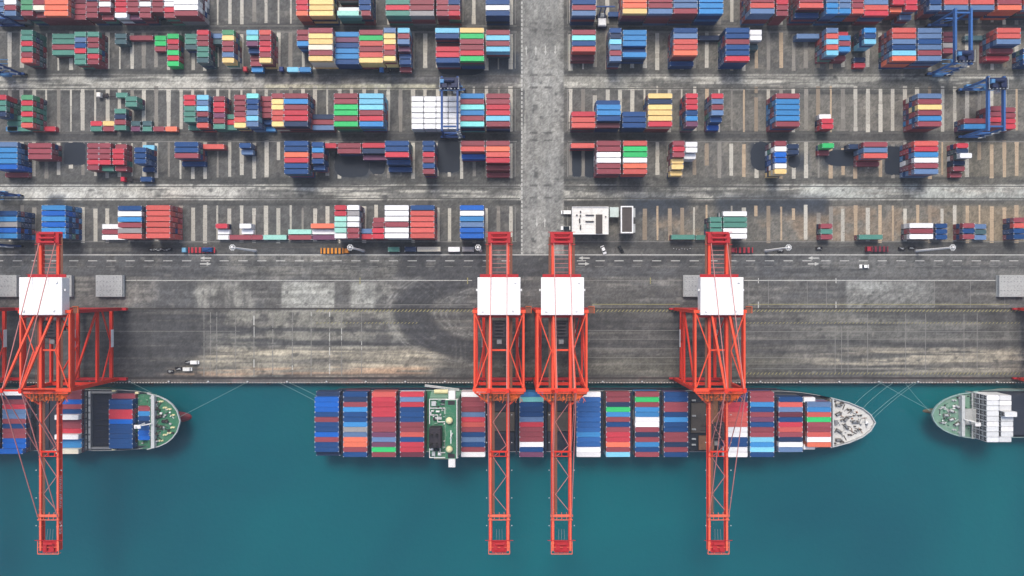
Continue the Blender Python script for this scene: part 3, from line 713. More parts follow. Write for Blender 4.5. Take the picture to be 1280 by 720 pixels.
for sk, (yc, sname, items) in YARD.items():
    west = [i for i, it in enumerate(items) if it[0] < 650]; eastl = [i for i, it in enumerate(items) if it[0] > 650]
    for i, (xl, kind, rows, dt) in enumerate(items):
        rows = parse(rows, dt)
        tmax = max(t for _, t in [r for r in rows if r])
        h = tmax * TIER
        x = wx(xl, h) + LEN[kind] / 2
        if i in west:
            fr, fe = len(west) - west.index(i), west.index(i) + 1
            loc = '%s stack left of road' % ORD[fr] if fr <= fe else '%s stack from left edge' % ORD[fe]
        else:
            fr, fe = eastl.index(i) + 1, len(eastl) - eastl.index(i)
            loc = '%s stack right of road' % ORD[fr] if fr <= fe else '%s stack from right edge' % ORD[fe]
        labs = rank_labels([(j, r[0]) for j, r in enumerate(rows) if r], 'in %s, %s' % (loc, sname), 'top')
        fill = FILL
        own = [r[0] for r in rows if r]
        dull = {'R': 'r', 'o': 'r', 'O': 'r', 'B': 'b', 'c': 's', 'k': 'b', 'g': 't', 'G': 't', 't': 'd', 'q': 't', 'm': 't', 'w': 'e', 'y': 'h'}  # darker colours below the top tier paint shade onto stack sides
        fill = ''.join(dull.get(q_, q_) for q_ in own) * 2 + FILL[:10]
        if set(r[0] for r in rows if r) == {'w'}: fill = 'w'
        elif set(r[0] for r in rows if r) == {'o'}: fill = 'ooorRrb'
        for j, r in enumerate(rows):
            if not r: continue
            y = yc + (2.5 - j) * ROWP
            stack(kind, x, y, r[1], r[0], label=labs[j], fill=fill, group='containers stacked in the yard')

# ------------------------------------------------------------------ ships
def interp_outline(pts, x):
    for (x0, w0), (x1, w1) in zip(pts, pts[1:]):
        if x0 <= x <= x1: return w0 + (w1 - w0) * (x - x0) / (x1 - x0)
    return 0
def hull(root, off, half, yc, z_deck, x_fc, z_fc, mats, keel=-9.0, bulb=0.0, bout=0.8):
    """half: [(x, half width)] from stern to stem. Main deck at z_deck, raised forecastle from x_fc at z_fc."""
    body = MB(off)
    def ring(z, k):
        pts = []
        tip = half[-1][0]
        for x, w in half:
            d = max(0.0, 1 - abs(tip - x) / 45.0)
            xx = x - k * 9.0 * d * (1 if tip > half[0][0] else -1)
            pts.append((xx, w * (1 - 0.55 * k * d)))
        return [(x, yc - w, z) for x, w in pts] + [(x, yc + w, z) for x, w in reversed(pts)]
    def zt(x): return z_fc if (x - x_fc) * (half[-1][0] - half[0][0]) >= -0.01 else z_deck
    top = [(x, yc - w, zt(x)) for x, w in half] + [(x, yc + w, zt(x)) for x, w in reversed(half)]
    wl1, wl0, kl = ring(-2.4, 0.75), ring(SEA - 0.3, 0.9), ring(keel, 1.0)
    n = len(top)
    vs = top + wl1 + wl0 + kl
    fs, ms = [], []
    for lv, mi in ((0, 0), (1, 1), (2, 1)):
        for i in range(n):
            j = (i + 1) % n
            fs.append((lv * n + i, lv * n + j, (lv + 1) * n + j, (lv + 1) * n + i)); ms.append(mi)
    k = len(body.v)
    body.v.extend([tuple(Vector(v) - body.off) for v in vs]); body.f.extend([tuple(i + k for i in f) for f in fs]); body.m.extend(ms)
    tipx = half[-1][0]; s = 1 if tipx > half[0][0] else -1
    if bulb:
        rings = []
        nseg = 10
        for t in (0, .25, .5, .75, .92, 1.0):
            r = bulb * math.sqrt(max(0.0, 1 - t ** 2.4)) + 0.02
            cx = tipx - s * (17 - 17 * t) + s * bout
            rings.append([(cx, yc + r * 1.15 * math.cos(2 * math.pi * i / nseg), -4.6 + r * 1.3 * math.sin(2 * math.pi * i / nseg)) for i in range(nseg)])
        vs2 = [v for r in rings for v in r]
        fs2 = [(a * nseg + i, a * nseg + (i + 1) % nseg, (a + 1) * nseg + (i + 1) % nseg, (a + 1) * nseg + i) for a in range(5) for i in range(nseg)]
        body.add(vs2, fs2, 2)
    body.build('hull', mats[:3], root)
    inner = [(x, max(0.0, w - 0.35)) for x, w in half]
    main = [(x, w) for x, w in inner if (x - x_fc) * s <= 0.01]
    d = MB(off)
    d.poly([(x, yc - w) for x, w in main] + [(x, yc + w) for x, w in reversed(main)], z_deck - 0.05)
    d.build('deck', mats[3], root)
    fc = [(x, w) for x, w in inner if (x - x_fc) * s >= -0.01]
    fc[-1] = (fc[-1][0] - s * 0.4, 0.02)
    d = MB(off)
    pl = [(x, yc - w) for x, w in fc] + [(x, yc + w) for x, w in reversed(fc)]
    d.poly(pl, z_fc - 0.05)
    w0 = fc[0][1]
    d.add([(fc[0][0], yc - w0, z_deck), (fc[0][0], yc + w0, z_deck), (fc[0][0], yc + w0, z_fc - 0.05), (fc[0][0], yc - w0, z_fc - 0.05)], [(0, 1, 2, 3)])
    d.build('forecastle_deck', mats[4], root)
    # bulwark round the forecastle
    bw = MB(off)
    outer = [(x, yc - w - 0.35, 0) for x, w in fc[:-1]] + [(half[-1][0], yc, 0)] + [(x, yc + w + 0.35, 0) for x, w in reversed(fc[:-1])]
    for p, q_ in zip(outer, outer[1:]):
        bw.beam((p[0], p[1], z_fc + 0.55), (q_[0], q_[1], z_fc + 0.55), 0.42, 1.1)
    bw.build('bulwark', mats[5], root)
    # railings along the main deck
    rl = MB(off)
    ed = [(x, w) for x, w in half if (x - x_fc) * s <= 0.01]
    for (x0, w0), (x1, w1) in zip(ed, ed[1:]):
        for sy in (-1, 1):
            for zz in (0.55, 1.05):
                rl.beam((x0, yc + sy * (w0 - 0.25), z_deck + zz), (x1, yc + sy * (w1 - 0.25), z_deck + zz), 0.14, 0.08)
    rl.build('railing', mats[5], root)

def winch(root, off, x, y, z, rz=0.0, mat='lightgrey', base='hatch'):
    b = MB(off); c, s = math.cos(rz), math.sin(rz)
    def P(u, v, w): return (x + c * u - s * v, y + s * u + c * v, z + w)
    b.beam(P(-1.4, 0, 0.25), P(1.4, 0, 0.25), 1.5, 0.4, 1)
    b.tube(P(-1.1, 0, 0.95), P(0.5, 0, 0.95), 0.55, n=10)
    b.tube(P(-1.2, 0, 0.95), P(-1.05, 0, 0.95), 0.8, n=10); b.tube(P(0.45, 0, 0.95), P(0.6, 0, 0.95), 0.8, n=10)
    b.beam(P(0.7, 0, 0.9), P(1.5, 0, 0.9), 0.9, 0.9, 1)
    b.tube(P(1.5, 0, 0.95), P(2.0, 0, 0.95), 0.35, n=8)
    b.build('winch', [M[mat], M[base]], root)
def bitts(root, off, x, y, z, mat='dark'):
    b = MB(off)
    b.box(x - 1.0, x + 1.0, y - 0.4, y + 0.4, z, z + 0.15)
    for d in (-0.6, 0.6): b.tube((x + d, y, z), (x + d, y, z + 0.8), 0.28, n=8); b.tube((x + d, y, z + 0.8), (x + d, y, z + 0.92), 0.38, n=8)
    b.build('mooring_bitts', M[mat], root)
def lashing_bridge(root, off, x, yc, w, z0, z1, mat='hull_navy'):
    b = MB(off)
    b.box(x - 0.45, x + 0.45, yc - w, yc + w, z1 - 0.12, z1)
    b.box(x - 0.45, x + 0.45, yc - w, yc + w, (z0 + z1) / 2 - 0.1, (z0 + z1) / 2)
    for i in range(12):
        y = yc - w + 2 * w * i / 11
        b.beam((x - 0.4, y, z0), (x - 0.4, y, z1 + 1.0), 0.18); b.beam((x + 0.4, y, z0), (x + 0.4, y, z1 + 1.0), 0.18)
    for dx in (-0.42, 0.42): b.beam((x + dx, yc - w, z1 + 1.0), (x + dx, yc + w, z1 + 1.0), 0.1)
    b.build('lashing_bridge', M[mat], root)
def hatch_cover(root, off, x0, x1, y0, y1, z, mat, t=0.5, name='hatch_cover'):
    b = MB(off)
    b.cbox(x0, x1, y0, y1, z - t, z, 0.12)
    k = max(2, int((y1 - y0) / 3.2))
    for i in range(1, k): y = y0 + (y1 - y0) * i / k; b.box(x0 + 0.3, x1 - 0.3, y - 0.08, y + 0.08, z + 0.001, z + 0.09)
    b.build(name, mat, root)

# --- middle ship
YM = wy(530.5, 13.3); ZD = 4.0
ship = empty('container_ship', (40, YM, SEA)); OFF = (40, YM, SEA)
tag(ship, 'long container ship with a green bridge block and pale grey bow, along the quay', 'ship')
half = [(-98, 13.5), (-92, 15.6), (-80, 16.1), (120, 16.1), (140, 15.9), (150, 15.2), (158, 14.0), (164, 12.8), (173.5, 10.3), (180.5, 7.3), (184.5, 4.2), (187, 0.02)]
hull(ship, OFF, half, YM, ZD, 164, 8.0, [M['hull_navy'], M['boot_red'], M['boot_red'], M['deck_dark'], M['deck_pale'], M['lightgrey']], bulb=2.6)
MID = [  # left edge px, rows from the quay outwards (13 rows); tiers above deck
 (393.3, 'n2 B B B b r b b B r b b n2'), (429, 'b3 n r k b b k e s O O r b3'), (464.7, 'o R R R R p r r p s p g r'), (500, 'R s R b b b r r o b R R i3'),
 (576.5, 'w r r r s R o r b s b r w'), (649.3, 'k q b b b s R r r r w b p'), (720.8, 'w v v v v v v v k v v w w'), (757.7, 'r r n g k r b r R R O r c'),
 (794, 'r g r k k w w r n r k b r'), (830, 'b b r r b k b b r r n r b'), (904.5, 'b n R R o o o w w b b w w'), (937.7, 'r r k b r p b r r c k c b'),
 (973.3, '- b3 o s i b R o r n w s3 -'), (1009, '- - s k o g r r o w O - -')]
ZC = 5.7
nst = len(MID)
for si, (xl, rows) in enumerate(MID):
    rows = parse(rows, 3)
    h = ZC + 3 * TIER
    x = wx(xl, h) + LEN['L'] / 2
    labs = rank_labels([(j, r[0]) for j, r in enumerate(rows) if r], 'in %s stack from stern, middle ship' % ORD[si + 1], 'quay')
    for j, r in enumerate(rows):
        if not r: continue
        stack('L', x, YM + (6 - j) * 2.54, r[1], r[0], base=ZC + 0.03, label=labs[j], group='containers on the ships')
    w = 16.0 if si < 12 else (14.6 if si == 12 else 12.2)
    hatch_cover(ship, OFF, x - 6.4, x + 6.4, YM - w + 0.6, YM + w - 0.6, ZC, M['hatch'], t=1.7)
    if si not in (3, 13): lashing_bridge(ship, OFF, x + 7.3, YM, w - 0.3, ZD, ZD + 6.0)
for xs_, kk, y_ in ((1007, 'w', 12), (1007, 'w', -12)):
    stack('S', wx(xs_, h) + 3.0, YM + y_, 2, kk, base=ZC + 0.03, label='short white container at the %s corner of the foremost stack, middle ship' % ('quay-side' if y_ > 0 else 'seaward'), group='containers on the ships')
# uncovered bays
for px0 in (612.5, 684.5):
    x = wx(px0, 8) + 6.3
    for a in range(3):
        y0 = YM - 15.2 + a * 10.2
        hatch_cover(ship, OFF, x - 6.2, x + 6.4, y0, y0 + 9.9, ZC + (0.4 if a == 1 else 0.0), M['deck_dark'] if a != 1 else M['hatch'], t=1.6)
    lashing_bridge(ship, OFF, x + 7.4, YM, 15.8, ZD, ZD + 6.0)
x = wx(863, 6)
for y0, y1, z in ((15.6, 15.2, 0), (-15.6, -15.2, 0)):
    b = MB(OFF); b.box(x, x + 16, YM + min(y0, y1), YM + max(y0, y1), ZD, ZD + 1.6); b.build('hatch_coaming', M['deck_dark'], ship)
hatch_cover(ship, OFF, x + 0.6, x + 8.2, YM - 6, YM + 9.5, ZC - 0.2, M['hatch'], t=1.2)
hatch_cover(ship, OFF, x + 8.4, x + 15.6, YM - 2, YM + 13, ZC - 0.6, M['rust'], t=0.8)
hatch_cover(ship, OFF, x + 4.4, x + 12.4, YM - 14.8, YM - 7.5, ZC + 0.2, M['rust'], t=1.2)
for yy in (-12, -9, -4, 3, 11):
    bitts(ship, OFF, x + 1.8, YM + yy, ZC, 'lightgrey')
# bridge block
BX0, BX1 = wx(533.5, 26), wx(573, 26)
br = MB(OFF)
for z0, z1, a, c_ in ((ZD, 10, 0, 0), (10.02, 14, .3, .3), (14.02, 18, .6, .6), (18.02, 22, .9, .9)):
    br.box(BX0 + a, BX1 - a * 0.6, YM - 15.6 + c_, YM + 15.6 - c_, z0, z1)
bridge = br.build('superstructure', M['deck_green_pale'], ship)
b = MB(OFF); b.box(BX0 + 0.92, BX1 - 0.6, YM - 14.68, YM + 14.68, 22.02, 22.2); b.build('monkey_deck', M['deck_green'], bridge)
b = MB(OFF); b.cbox(BX1 - 6.6, BX1 - 0.6, YM - 14.4, YM + 14.4, 22.25, 25.2, 0.2); wh = b.build('wheelhouse', M['white'], bridge)
b = MB(OFF); b.box(BX1 - 6.55, BX1 - 1.05, YM - 14.35, YM + 14.35, 25.22, 25.34); b.build('roof_deck', M['deck_green'], wh)
for sy in (-1, 1):
    b = MB(OFF); b.cbox(BX1 - 5.0, BX1 - 1.6, YM + sy * 16.61 - 2.2, YM + sy * 16.61 + 2.2, 22.6, 25.1, 0.2); b.build('bridge_wing', M['white'], wh)
b = MB(OFF); b.box(BX1 - 0.62, BX1 - 0.55, YM - 14.0, YM + 14.0, 23.4, 24.6); b.build('window', M['glass'], wh)
for sy in (-1, 1):
    b = MB(OFF); b.box(BX1 - 5.2, BX1 - 1.8, YM + sy * 13.0 - 1.0, YM + sy * 13.0 + 1.0, 25.345, 25.42); b.build('wing_hatch', M['dark'], wh)
b = MB(OFF); b.cbox(BX0 + 1.4, BX0 + 7.2, YM - 8.5, YM + 1.2, 22.22, 29.0, 0.4); b.build('funnel', M['dark'], bridge)
b = MB(OFF)
for i in range(4): b.tube((BX0 + 2.6 + (i % 2) * 2.6, YM - 6.4 + (i // 2) * 4.4, 29.0), (BX0 + 2.6 + (i % 2) * 2.6, YM - 6.4 + (i // 2) * 4.4, 30.6), 0.7, n=10)
b.build('exhaust_pipe', M['rubber'], bridge)
for y in (4.5, -9.5):
    b = MB(OFF); b.tube((BX1 - 4.4, YM + y, 25.34), (BX1 - 4.4, YM + y, 26.6), 0.9, n=12); b.dome((BX1 - 4.4, YM + y, 26.6), 1.75, 0.9, n=14); b.build('satellite_dome', M['cream'], bridge)
b = MB(OFF)
for (xa, ya, xb, yb) in ((1.0, 14.4, 15.2, 14.4), (1.0, -14.4, 15.2, -14.4), (1.0, 14.4, 1.0, 2.2), (1.0, -9, 1.0, -14.4), (1.0, 10.0, 8.6, 10.0), (8.6, 10, 8.6, 7.2), (1.0, 6.6, 5.0, 6.6), (5.0, 6.6, 5.0, 3.2), (5.0, 3.2, 8.8, 3.2), (8.8, 3.2, 8.8, -9.4), (1.0, -9.6, 6.2, -9.6), (6.2, -9.6, 6.2, -12), (6.2, -12, 9, -12)):
    for zz in (0.5, 1.05): b.beam((BX0 + xa, YM + ya, 22.2 + zz), (BX0 + xb, YM + yb, 22.2 + zz), 0.30, 0.1)
b.build('deck_railing', M['white'], bridge)
b = MB(OFF)
b.box(BX0 + 9.4, BX0 + 10.4, YM - 6, YM - 2.6, 22.22, 23.6); b.box(BX0 + 8.9, BX0 + 10, YM + 1.2, YM + 2.0, 22.22, 23.4)
b.box(BX0 + 2.0, BX0 + 4.2, YM + 11.2, YM + 13.4, 22.22, 23.9); b.box(BX0 + 5.2, BX0 + 7.0, YM + 4.4, YM + 5.6, 22.22, 23.2); b.box(BX0 + 2.2, BX0 + 3.8, YM - 13.4, YM - 11.4, 22.22, 23.8)
b.build('vent_locker', M['lightgrey'], bridge)
for i in range(60):
    xx = BX0 + random.uniform(1.4, 9.0); yy = YM + random.uniform(-14, 14)
    if -9.4 < yy - YM < 2.0 and xx < BX0 + 8: continue
    a, c_ = random.uniform(.2, .9), random.uniform(.15, .6)
    b = MB(OFF); b.cbox(xx - a, xx + a, yy - c_, yy + c_, 22.21, 22.21 + random.uniform(.4, 1.6), 0.06)
    b.build('deck_fitting', M[random.choice(('white', 'lightgrey', 'dark', 'grey', 'deck_green_pale', 'deck_dark'))], bridge)
b = MB(OFF); b.tube((BX1 - 3, YM - 2, 25.2), (BX1 - 3, YM - 2, 36), 0.35, 0.18); b.beam((BX1 - 3, YM - 4, 32), (BX1 - 3, YM, 32), 0.2); b.beam((BX1 - 3, YM - 5.2, 33.4), (BX1 - 3, YM + 1.2, 33.4), 0.35, 0.15); b.build('radar_mast', M['white'], bridge)
for sy in (-1, 1):
    b = MB(OFF); b.tube((BX0 + 2.2, YM + sy * 16.6, 13), (BX0 + 9.2, YM + sy * 16.6, 13), 1.15, n=10); b.build('lifeboat', M['cream'], ship)
b = MB(OFF); b.box(BX0 - 4, BX1 + 4, YM - 16.2, YM + 16.2, ZD - 0.04, ZD + 0.02); b.build('side_deck', M['deck_green'], ship)
# forecastle gear
for x, y, rz in ((168, 4.4, .5), (168, -4.2, -.5), (172, 1.8, .9), (172, -2.0, -.9), (176.5, 0.3, 0), (168, 9, 0), (168, -9, 0)): winch(ship, OFF, x, YM + y, 8.0, rz, 'grey')
for x, y in ((174, 6.6), (174, -6.4), (179, 3.6), (179, -3.6), (170, 10), (170, -10), (166, 10.8), (166, -10.8)): bitts(ship, OFF, x, YM + y, 8.0, 'hatch')
b = MB(OFF); b.box(164.3, 165.0, YM - 12.2, YM + 12.2, 8.0, 10.2); b.build('breakwater', M['lightgrey'], ship)
b = MB(OFF); b.tube((182.5, YM, 8), (182.5, YM, 14), 0.25, 0.15); b.box(181.9, 183.1, YM - 0.6, YM + 0.6, 8, 9.2); b.build('bow_mast', M['white'], ship)
b = MB(OFF); b.box(166.2, 167.6, YM - 1.2, YM + 1.2, 8, 8.9); b.build('deck_hatch', M['grey'], ship)
b = MB(OFF); b.box(178, 179.2, YM - .6, YM + .6, 8, 8.6); b.build('deck_hatch', M['grey'], ship)
b = MB(OFF)
for x, y, L, a in ((169, 1.2, 5, .2), (170, -1, 5, -.3), (173, 4.6, 4, .6), (174, -4, 4, -.5), (170.5, 6.6, 3, 1.2), (171, -6.6, 3, -1.1)):
    b.beam((x, YM + y, 8.12), (x + L * math.cos(a), YM + y + L * math.sin(a), 8.12), 0.4, 0.22)
b.build('anchor_chain', M['hatch'], ship)

def deck_clutter(root, off, xa, xb, yc, w_a, w_b, z, n, mats, rs):
    rr = random.Random(rs)
    for i in range(n):
        t = rr.random(); x = xa + (xb - xa) * t; w = w_a + (w_b - w_a) * t
        y = yc + rr.uniform(-w, w)
        b = MB(off); k = rr.random()
        if k < 0.4: b.cbox(x - rr.uniform(.2, .6), x + rr.uniform(.2, .6), y - rr.uniform(.15, .5), y + rr.uniform(.15, .5), z, z + rr.uniform(.3, 1.1), 0.05)
        elif k < 0.7: b.tube((x, y, z), (x, y, z + rr.uniform(.5, 1.2)), rr.uniform(.15, .35), n=8)
        else:
            a = rr.uniform(0, 3.14); L = rr.uniform(.6, 1.8); b.beam((x - L * math.cos(a), y - L * math.sin(a), z + .15), (x + L * math.cos(a), y + L * math.sin(a), z + .15), 0.22, 0.25)
        b.build('deck_fitting', M[rr.choice(mats)], root)
deck_clutter(ship, OFF, 165.6, 183, YM, 11.4, 3.0, 8.0, 56, ('grey', 'hatch_grey', 'grey', 'rust', 'lightgrey', 'hatch'), 3)
lashing_bridge(ship, OFF, 162.6, YM, 11.8, ZD, ZD + 5.0, 'hatch')
# --- left ship (only its forward half is in the picture)
YL = wy(525.7, 6.0)
ship2 = empty('container_ship', (-250, YL, SEA)); OFF2 = (-250, YL, SEA)
tag(ship2, 'container ship with green bow deck, red bulb and open hold, at left', 'ship')
half2 = [(-420, 14), (-410, 16.1), (-215, 16.1), (-203, 15.9), (-195, 15.3), (-188, 14.4), (-181.8, 12.8), (-178, 11.0), (-175, 8.6), (-172.6, 5.4), (-171, 0.02)]
hull(ship2, OFF2, half2, YL, 4.0, -188, 7.5, [M['hull_green'], M['boot_red'], M['boot_red'], M['deck_dark'], M['deck_green'], M['lightgrey']], bulb=3.2)
def left_bay(xl, kind, rows, tier, base, name, pitch=2.5, ctr=None, nrow=13):
    rows = parse(rows, tier)
    x = wx(xl, base + tier * TIER) + LEN[kind] / 2
    labs = rank_labels([(j, r[0]) for j, r in enumerate(rows) if r], 'in %s, left ship' % name, 'quay')
    for j, r in enumerate(rows):
        if r: stack(kind, x, (ctr if ctr is not None else YL) + ((len(rows) - 1) / 2 - j) * pitch, r[1], r[0], base=base + 0.03, label=labs[j], group='containers on the ships')
    return x
zb = 5.2
x = left_bay(3, 'L', 'w2 n r R s s r b r r B B B2', 1, zb, 'fourth stack from bow'); hatch_cover(ship2, OFF2, x - 6.4, x + 6.4, YL - 15.4, YL + 15.4, zb, M['deck_dark'], t=1.2)
x = left_bay(72.5, 'L', 'r r B r b w2 r r R w2 k k h2', 1, zb, 'third stack from bow'); hatch_cover(ship2, OFF2, x - 6.4, x + 6.4, YL - 15.4, YL + 15.4, zb, M['deck_dark'], t=1.2)
x = left_bay(136, 'L', 'r1 b b R R B b b b b b', 2, zb - 1.5, 'second stack from bow', pitch=2.52); hatch_cover(ship2, OFF2, x - 6.4, x + 6.4, YL - 14.2, YL + 14.2, zb - 1.5, M['deck_dark'], t=0.8)
x = left_bay(172.5, 'S', 'r k b n b B B', 1, zb, 'foremost stack', ctr=YL - 1.0); hatch_cover(ship2, OFF2, x - 3.2, x + 3.2, YL - 10, YL + 8.5, zb, M['deck_green'], t=1.2)
x = left_bay(-38, 'L', 'n r r b b R R r r B B b b', 2, zb, 'fifth stack from bow')
# open hold with cell guides and coaming
hx0, hx1 = wx(114.5, 5), wx(138, 5)
b = MB(OFF2); b.quad(hx0, hx1, YL - 13.6, YL + 13.6, 4.02, 0)
for i in range(9):
    y = YL - 12.6 + i * 3.15
    b.box(hx0 + 1.2, hx0 + 8.6, y - 0.12, y + 0.12, 4.04, 4.5, 1)
b.build('open_hold', [M['hold'], M['deck_dark']], ship2)
b = MB(OFF2)
b.box(hx0 - 2.6, hx0, YL - 15.2, YL + 15.2, 4.05, 5.8)
for sy in (-1, 1): b.box(hx0, hx1 + 3, YL + sy * 14.5 - 0.5, YL + sy * 14.5 + 0.5, 4.05, 5.4)
b.build('hatch_coaming', M['grey'], ship2)
b = MB(OFF2)
for i in range(8): b.box(hx0 - 2.4, hx0 - 0.2, YL - 14.4 + i * 3.8, YL - 11.6 + i * 3.8, 5.81, 5.9)
b.build('walkway_grating', M['lightgrey'], ship2)
for px0 in (38, 106): lashing_bridge(ship2, OFF2, wx(px0, 8), YL, 15.4, 4, 8.0, 'deck_dark')
for px0, mt in ((48.5, 'hatch'),): hatch_cover(ship2, OFF2, wx(px0 - 6, 5), wx(px0 + 12, 5), YL - 14.5, YL + 14.5, 4.6, M['deck_dark'], t=0.5)
bwx = wx(192.5, 9)
b = MB(OFF2); b.box(bwx - 1.1, bwx + 0.6, YL - 13.4, YL + 13.6, 7.5, 10.0); b.build('breakwater', M['lightgrey'], ship2)
b = MB(OFF2); b.tube((bwx - 5.5, YL - 1.2, 8), (bwx - 5.5, YL - 1.2, 17), 0.5, 0.25); b.box(bwx - 6.6, bwx - 3.4, YL - 2.2, YL - 0.4, 15, 15.6); b.beam((bwx - 5.5, YL - 1.2, 15.3), (bwx - 0.4, YL - 0.6, 11), 0.5); b.build('foremast', M['white'], ship2)
b = MB(OFF2); b.quad(hx1 + 10.6, bwx - 1.2, YL - 13.4, YL + 13.4, 4.0); b.build('fore_well_deck', M['deck_green'], ship2)
for x, y, rz in ((-184, 6, .6), (-184, -6, -.6), (-182, 2.4, .3), (-182, -2.6, -.3), (-184.6, 9.6, 0), (-184.6, -9.4, 0), (-179, 0, 0)): winch(ship2, OFF2, x, YL + y, 7.5, rz, 'dark')
for x, y in ((-185, 11.6), (-185, -11.4), (-179, 7), (-179, -7), (-175, 3.2), (-175, -3.2), (-181, 10.2), (-181, -10), (-176.8, 6.2), (-176.8, -6)): bitts(ship2, OFF2, x, YL + y, 7.5, 'cream')
b = MB(OFF2)
for x, y, L, a in ((-186, 4, 5, .1), (-185, -4, 5, -.1), (-183, 7, 3.5, .9), (-183, -8, 3.5, -.7), (-180, 3, 3, .5), (-180, -3.4, 3, -.5)):
    b.beam((x, YL + y, 7.62), (x + L * math.cos(a), YL + y + L * math.sin(a), 7.62), 0.45, 0.22)
b.build('anchor_chain', M['dark'], ship2)
b = MB(OFF2)
for x, y in ((-195, 14.2), (-198, -14.0), (-207, 15), (-207, -15)): b.box(x - 0.9, x + 0.9, YL + y - 0.5, YL + y + 0.5, 4, 5.4)
b.build('deck_locker', M['cream'], ship2)

deck_clutter(ship2, OFF2, -186.8, -174.5, YL, 12.6, 6.0, 7.5, 60, ('dark', 'lightgrey', 'deck_green_pale', 'white', 'dark', 'hatch_grey'), 4)
deck_clutter(ship2, OFF2, -196.5, -189.5, YL, 12.6, 12.0, 4.0, 22, ('dark', 'lightgrey', 'deck_green_pale', 'grey'), 5)
# --- right ship (bow towards the middle ship)
YR = wy(518.5, 7.0)
ship3 = empty('container_ship', (290, YR, SEA)); OFF3 = (290, YR, SEA)
tag(ship3, 'container ship with pale green bow and block of white containers, at right edge', 'ship')
half3 = [(430, 10), (420, 12.4), (260, 12.4), (246, 12.3), (240, 12.1), (231, 10.9), (226.5, 9.5), (222.5, 7.7), (219.2, 5.2), (217.4, 2.8), (216.4, 0.02)]
hull(ship3, OFF3, half3, YR, 4.0, 240, 7.5, [M['hull_grey'], M['hull_brown'], M['hull_brown'], M['deck_dark'], M['deck_green_pale'], M['hull_grey']], bulb=1.7, bout=-1.6)
bx = wx(1202.5, 9)
b = MB(OFF3); b.box(bx - 0.8, bx + 0.8, YR - 10.4, YR + 10.4, 7.5, 10.2); b.build('breakwater', M['lightgrey'], ship3)
b = MB(OFF3); b.cbox(bx + 1.2, bx + 7.2, YR - 4.6, YR + 3.4, 7.5, 9.8, 0.2); b.build('deck_house', M['hatch_grey'], ship3)
b = MB(OFF3); b.tube((bx + 3.5, YR - 2.5, 9.8), (bx + 3.5, YR - 2.5, 16), 0.6, 0.3); b.box(bx + 2.4, bx + 5.2, YR - 4.2, YR - 2.4, 15, 15.6); b.beam((bx + 3.5, YR - 2.5, 15), (bx, YR - 1.5, 10.5), 0.5); b.build('foremast', M['white'], ship3)
for x, y, rz in ((229.5, 4.4, -.5), (229.5, -4.6, .5), (226.5, 2.2, -.3), (226.5, -2.2, .3), (223.8, 0, 0)): winch(ship3, OFF3, x, YR + y, 7.5, rz, 'lightgrey')
for x, y in ((228, 7.6), (228, -7.6), (222.5, 4), (222.5, -4), (231, 8.8), (231, -8.8)): bitts(ship3, OFF3, x, YR + y, 7.5, 'lightgrey')
base3 = 7.0
xs0 = wx(1233.5, base3 + 4 * TIER) + 3.03
for bi, xx in enumerate((xs0, xs0 + 6.3)):
    for j in range(9):
        lab = '%s white container from quay in %s row from bow, right ship' % (ORD[j + 1] if j else 'first', ('first', 'second')[bi])
        stack('F', xx + (0.9 if bi and 2 < j < 8 else 0), YR + (4 - j) * 2.62, 4 if not (bi and 2 < j < 4) else 5, 'W' if (j * 7 + bi * 3) % 5 else 'w', base=base3 + 0.03, label=lab, fill='W', group='containers on the ships')
hatch_cover(ship3, OFF3, xs0 - 3.6, xs0 + 11, YR - 11.8, YR + 11.8, base3, M['deck_dark'], t=3.0)
hatch_cover(ship3, OFF3, xs0 + 11.6, xs0 + 27, YR - 10.6, YR + 10.6, 6.0, M['deck_dark'], t=2.0)
hatch_cover(ship3, OFF3, xs0 + 28, xs0 + 44, YR - 10.6, YR + 10.6, 6.0, M['deck_dark'], t=2.0)
deck_clutter(ship3, OFF3, 231.4, 219.5, YR, 9.6, 3.6, 7.5, 44, ('dark', 'lightgrey', 'white', 'grey', 'deck_green'), 6)
deck_clutter(ship3, OFF3, 233.6, 239.6, YR, 9.8, 10.6, 7.5, 20, ('dark', 'lightgrey', 'deck_green', 'grey'), 7)
lashing_bridge(ship3, OFF3, xs0 - 4.4, YR, 11.8, 4, 9, 'lightgrey')

# ------------------------------------------------------------------ loose containers and vehicles in the lanes
def lone(kind, px, py, c, z, label):
    h = z + CHH
    stack(kind, wx(px, h), wy(py, h), 1, c, base=z, label=label, group='containers along the lanes')
LANE = 311.5
lone('S', 492, LANE, 't', 0.03, 'short teal container standing in the dark lane beside the quay road')
lone('S', 513, LANE, 'n', 0.03, 'short navy container in the quay lane touching the end of the long cream one')
lone('L', 536, LANE, 'h', 0.03, 'long cream container standing alone in the quay lane')
lone('S', 567.5, LANE, 'w', 0.03, 'short white container in the quay lane left of the second crane')
lone('S', 585, LANE, 'e', 0.03, 'short stained grey container in the quay lane beside a light mast')

# ---- keep the largest 300 as objects, the others as one mass
FORCED = []
def visible_area(c):
    if not c['top']: return 0.0
    h = c['z'] + CHH; s = scale_at(h)
    x0, x1 = 640 + (c['x'] - LEN[c['kind']] / 2) * s, 640 + (c['x'] + LEN[c['kind']] / 2) * s
    y0, y1 = 360 - (c['y'] + CW / 2) * s, 360 - (c['y'] - CW / 2) * s
    return max(0, min(1280, x1) - max(0, x0)) * max(0, min(720, y1) - max(0, y0))

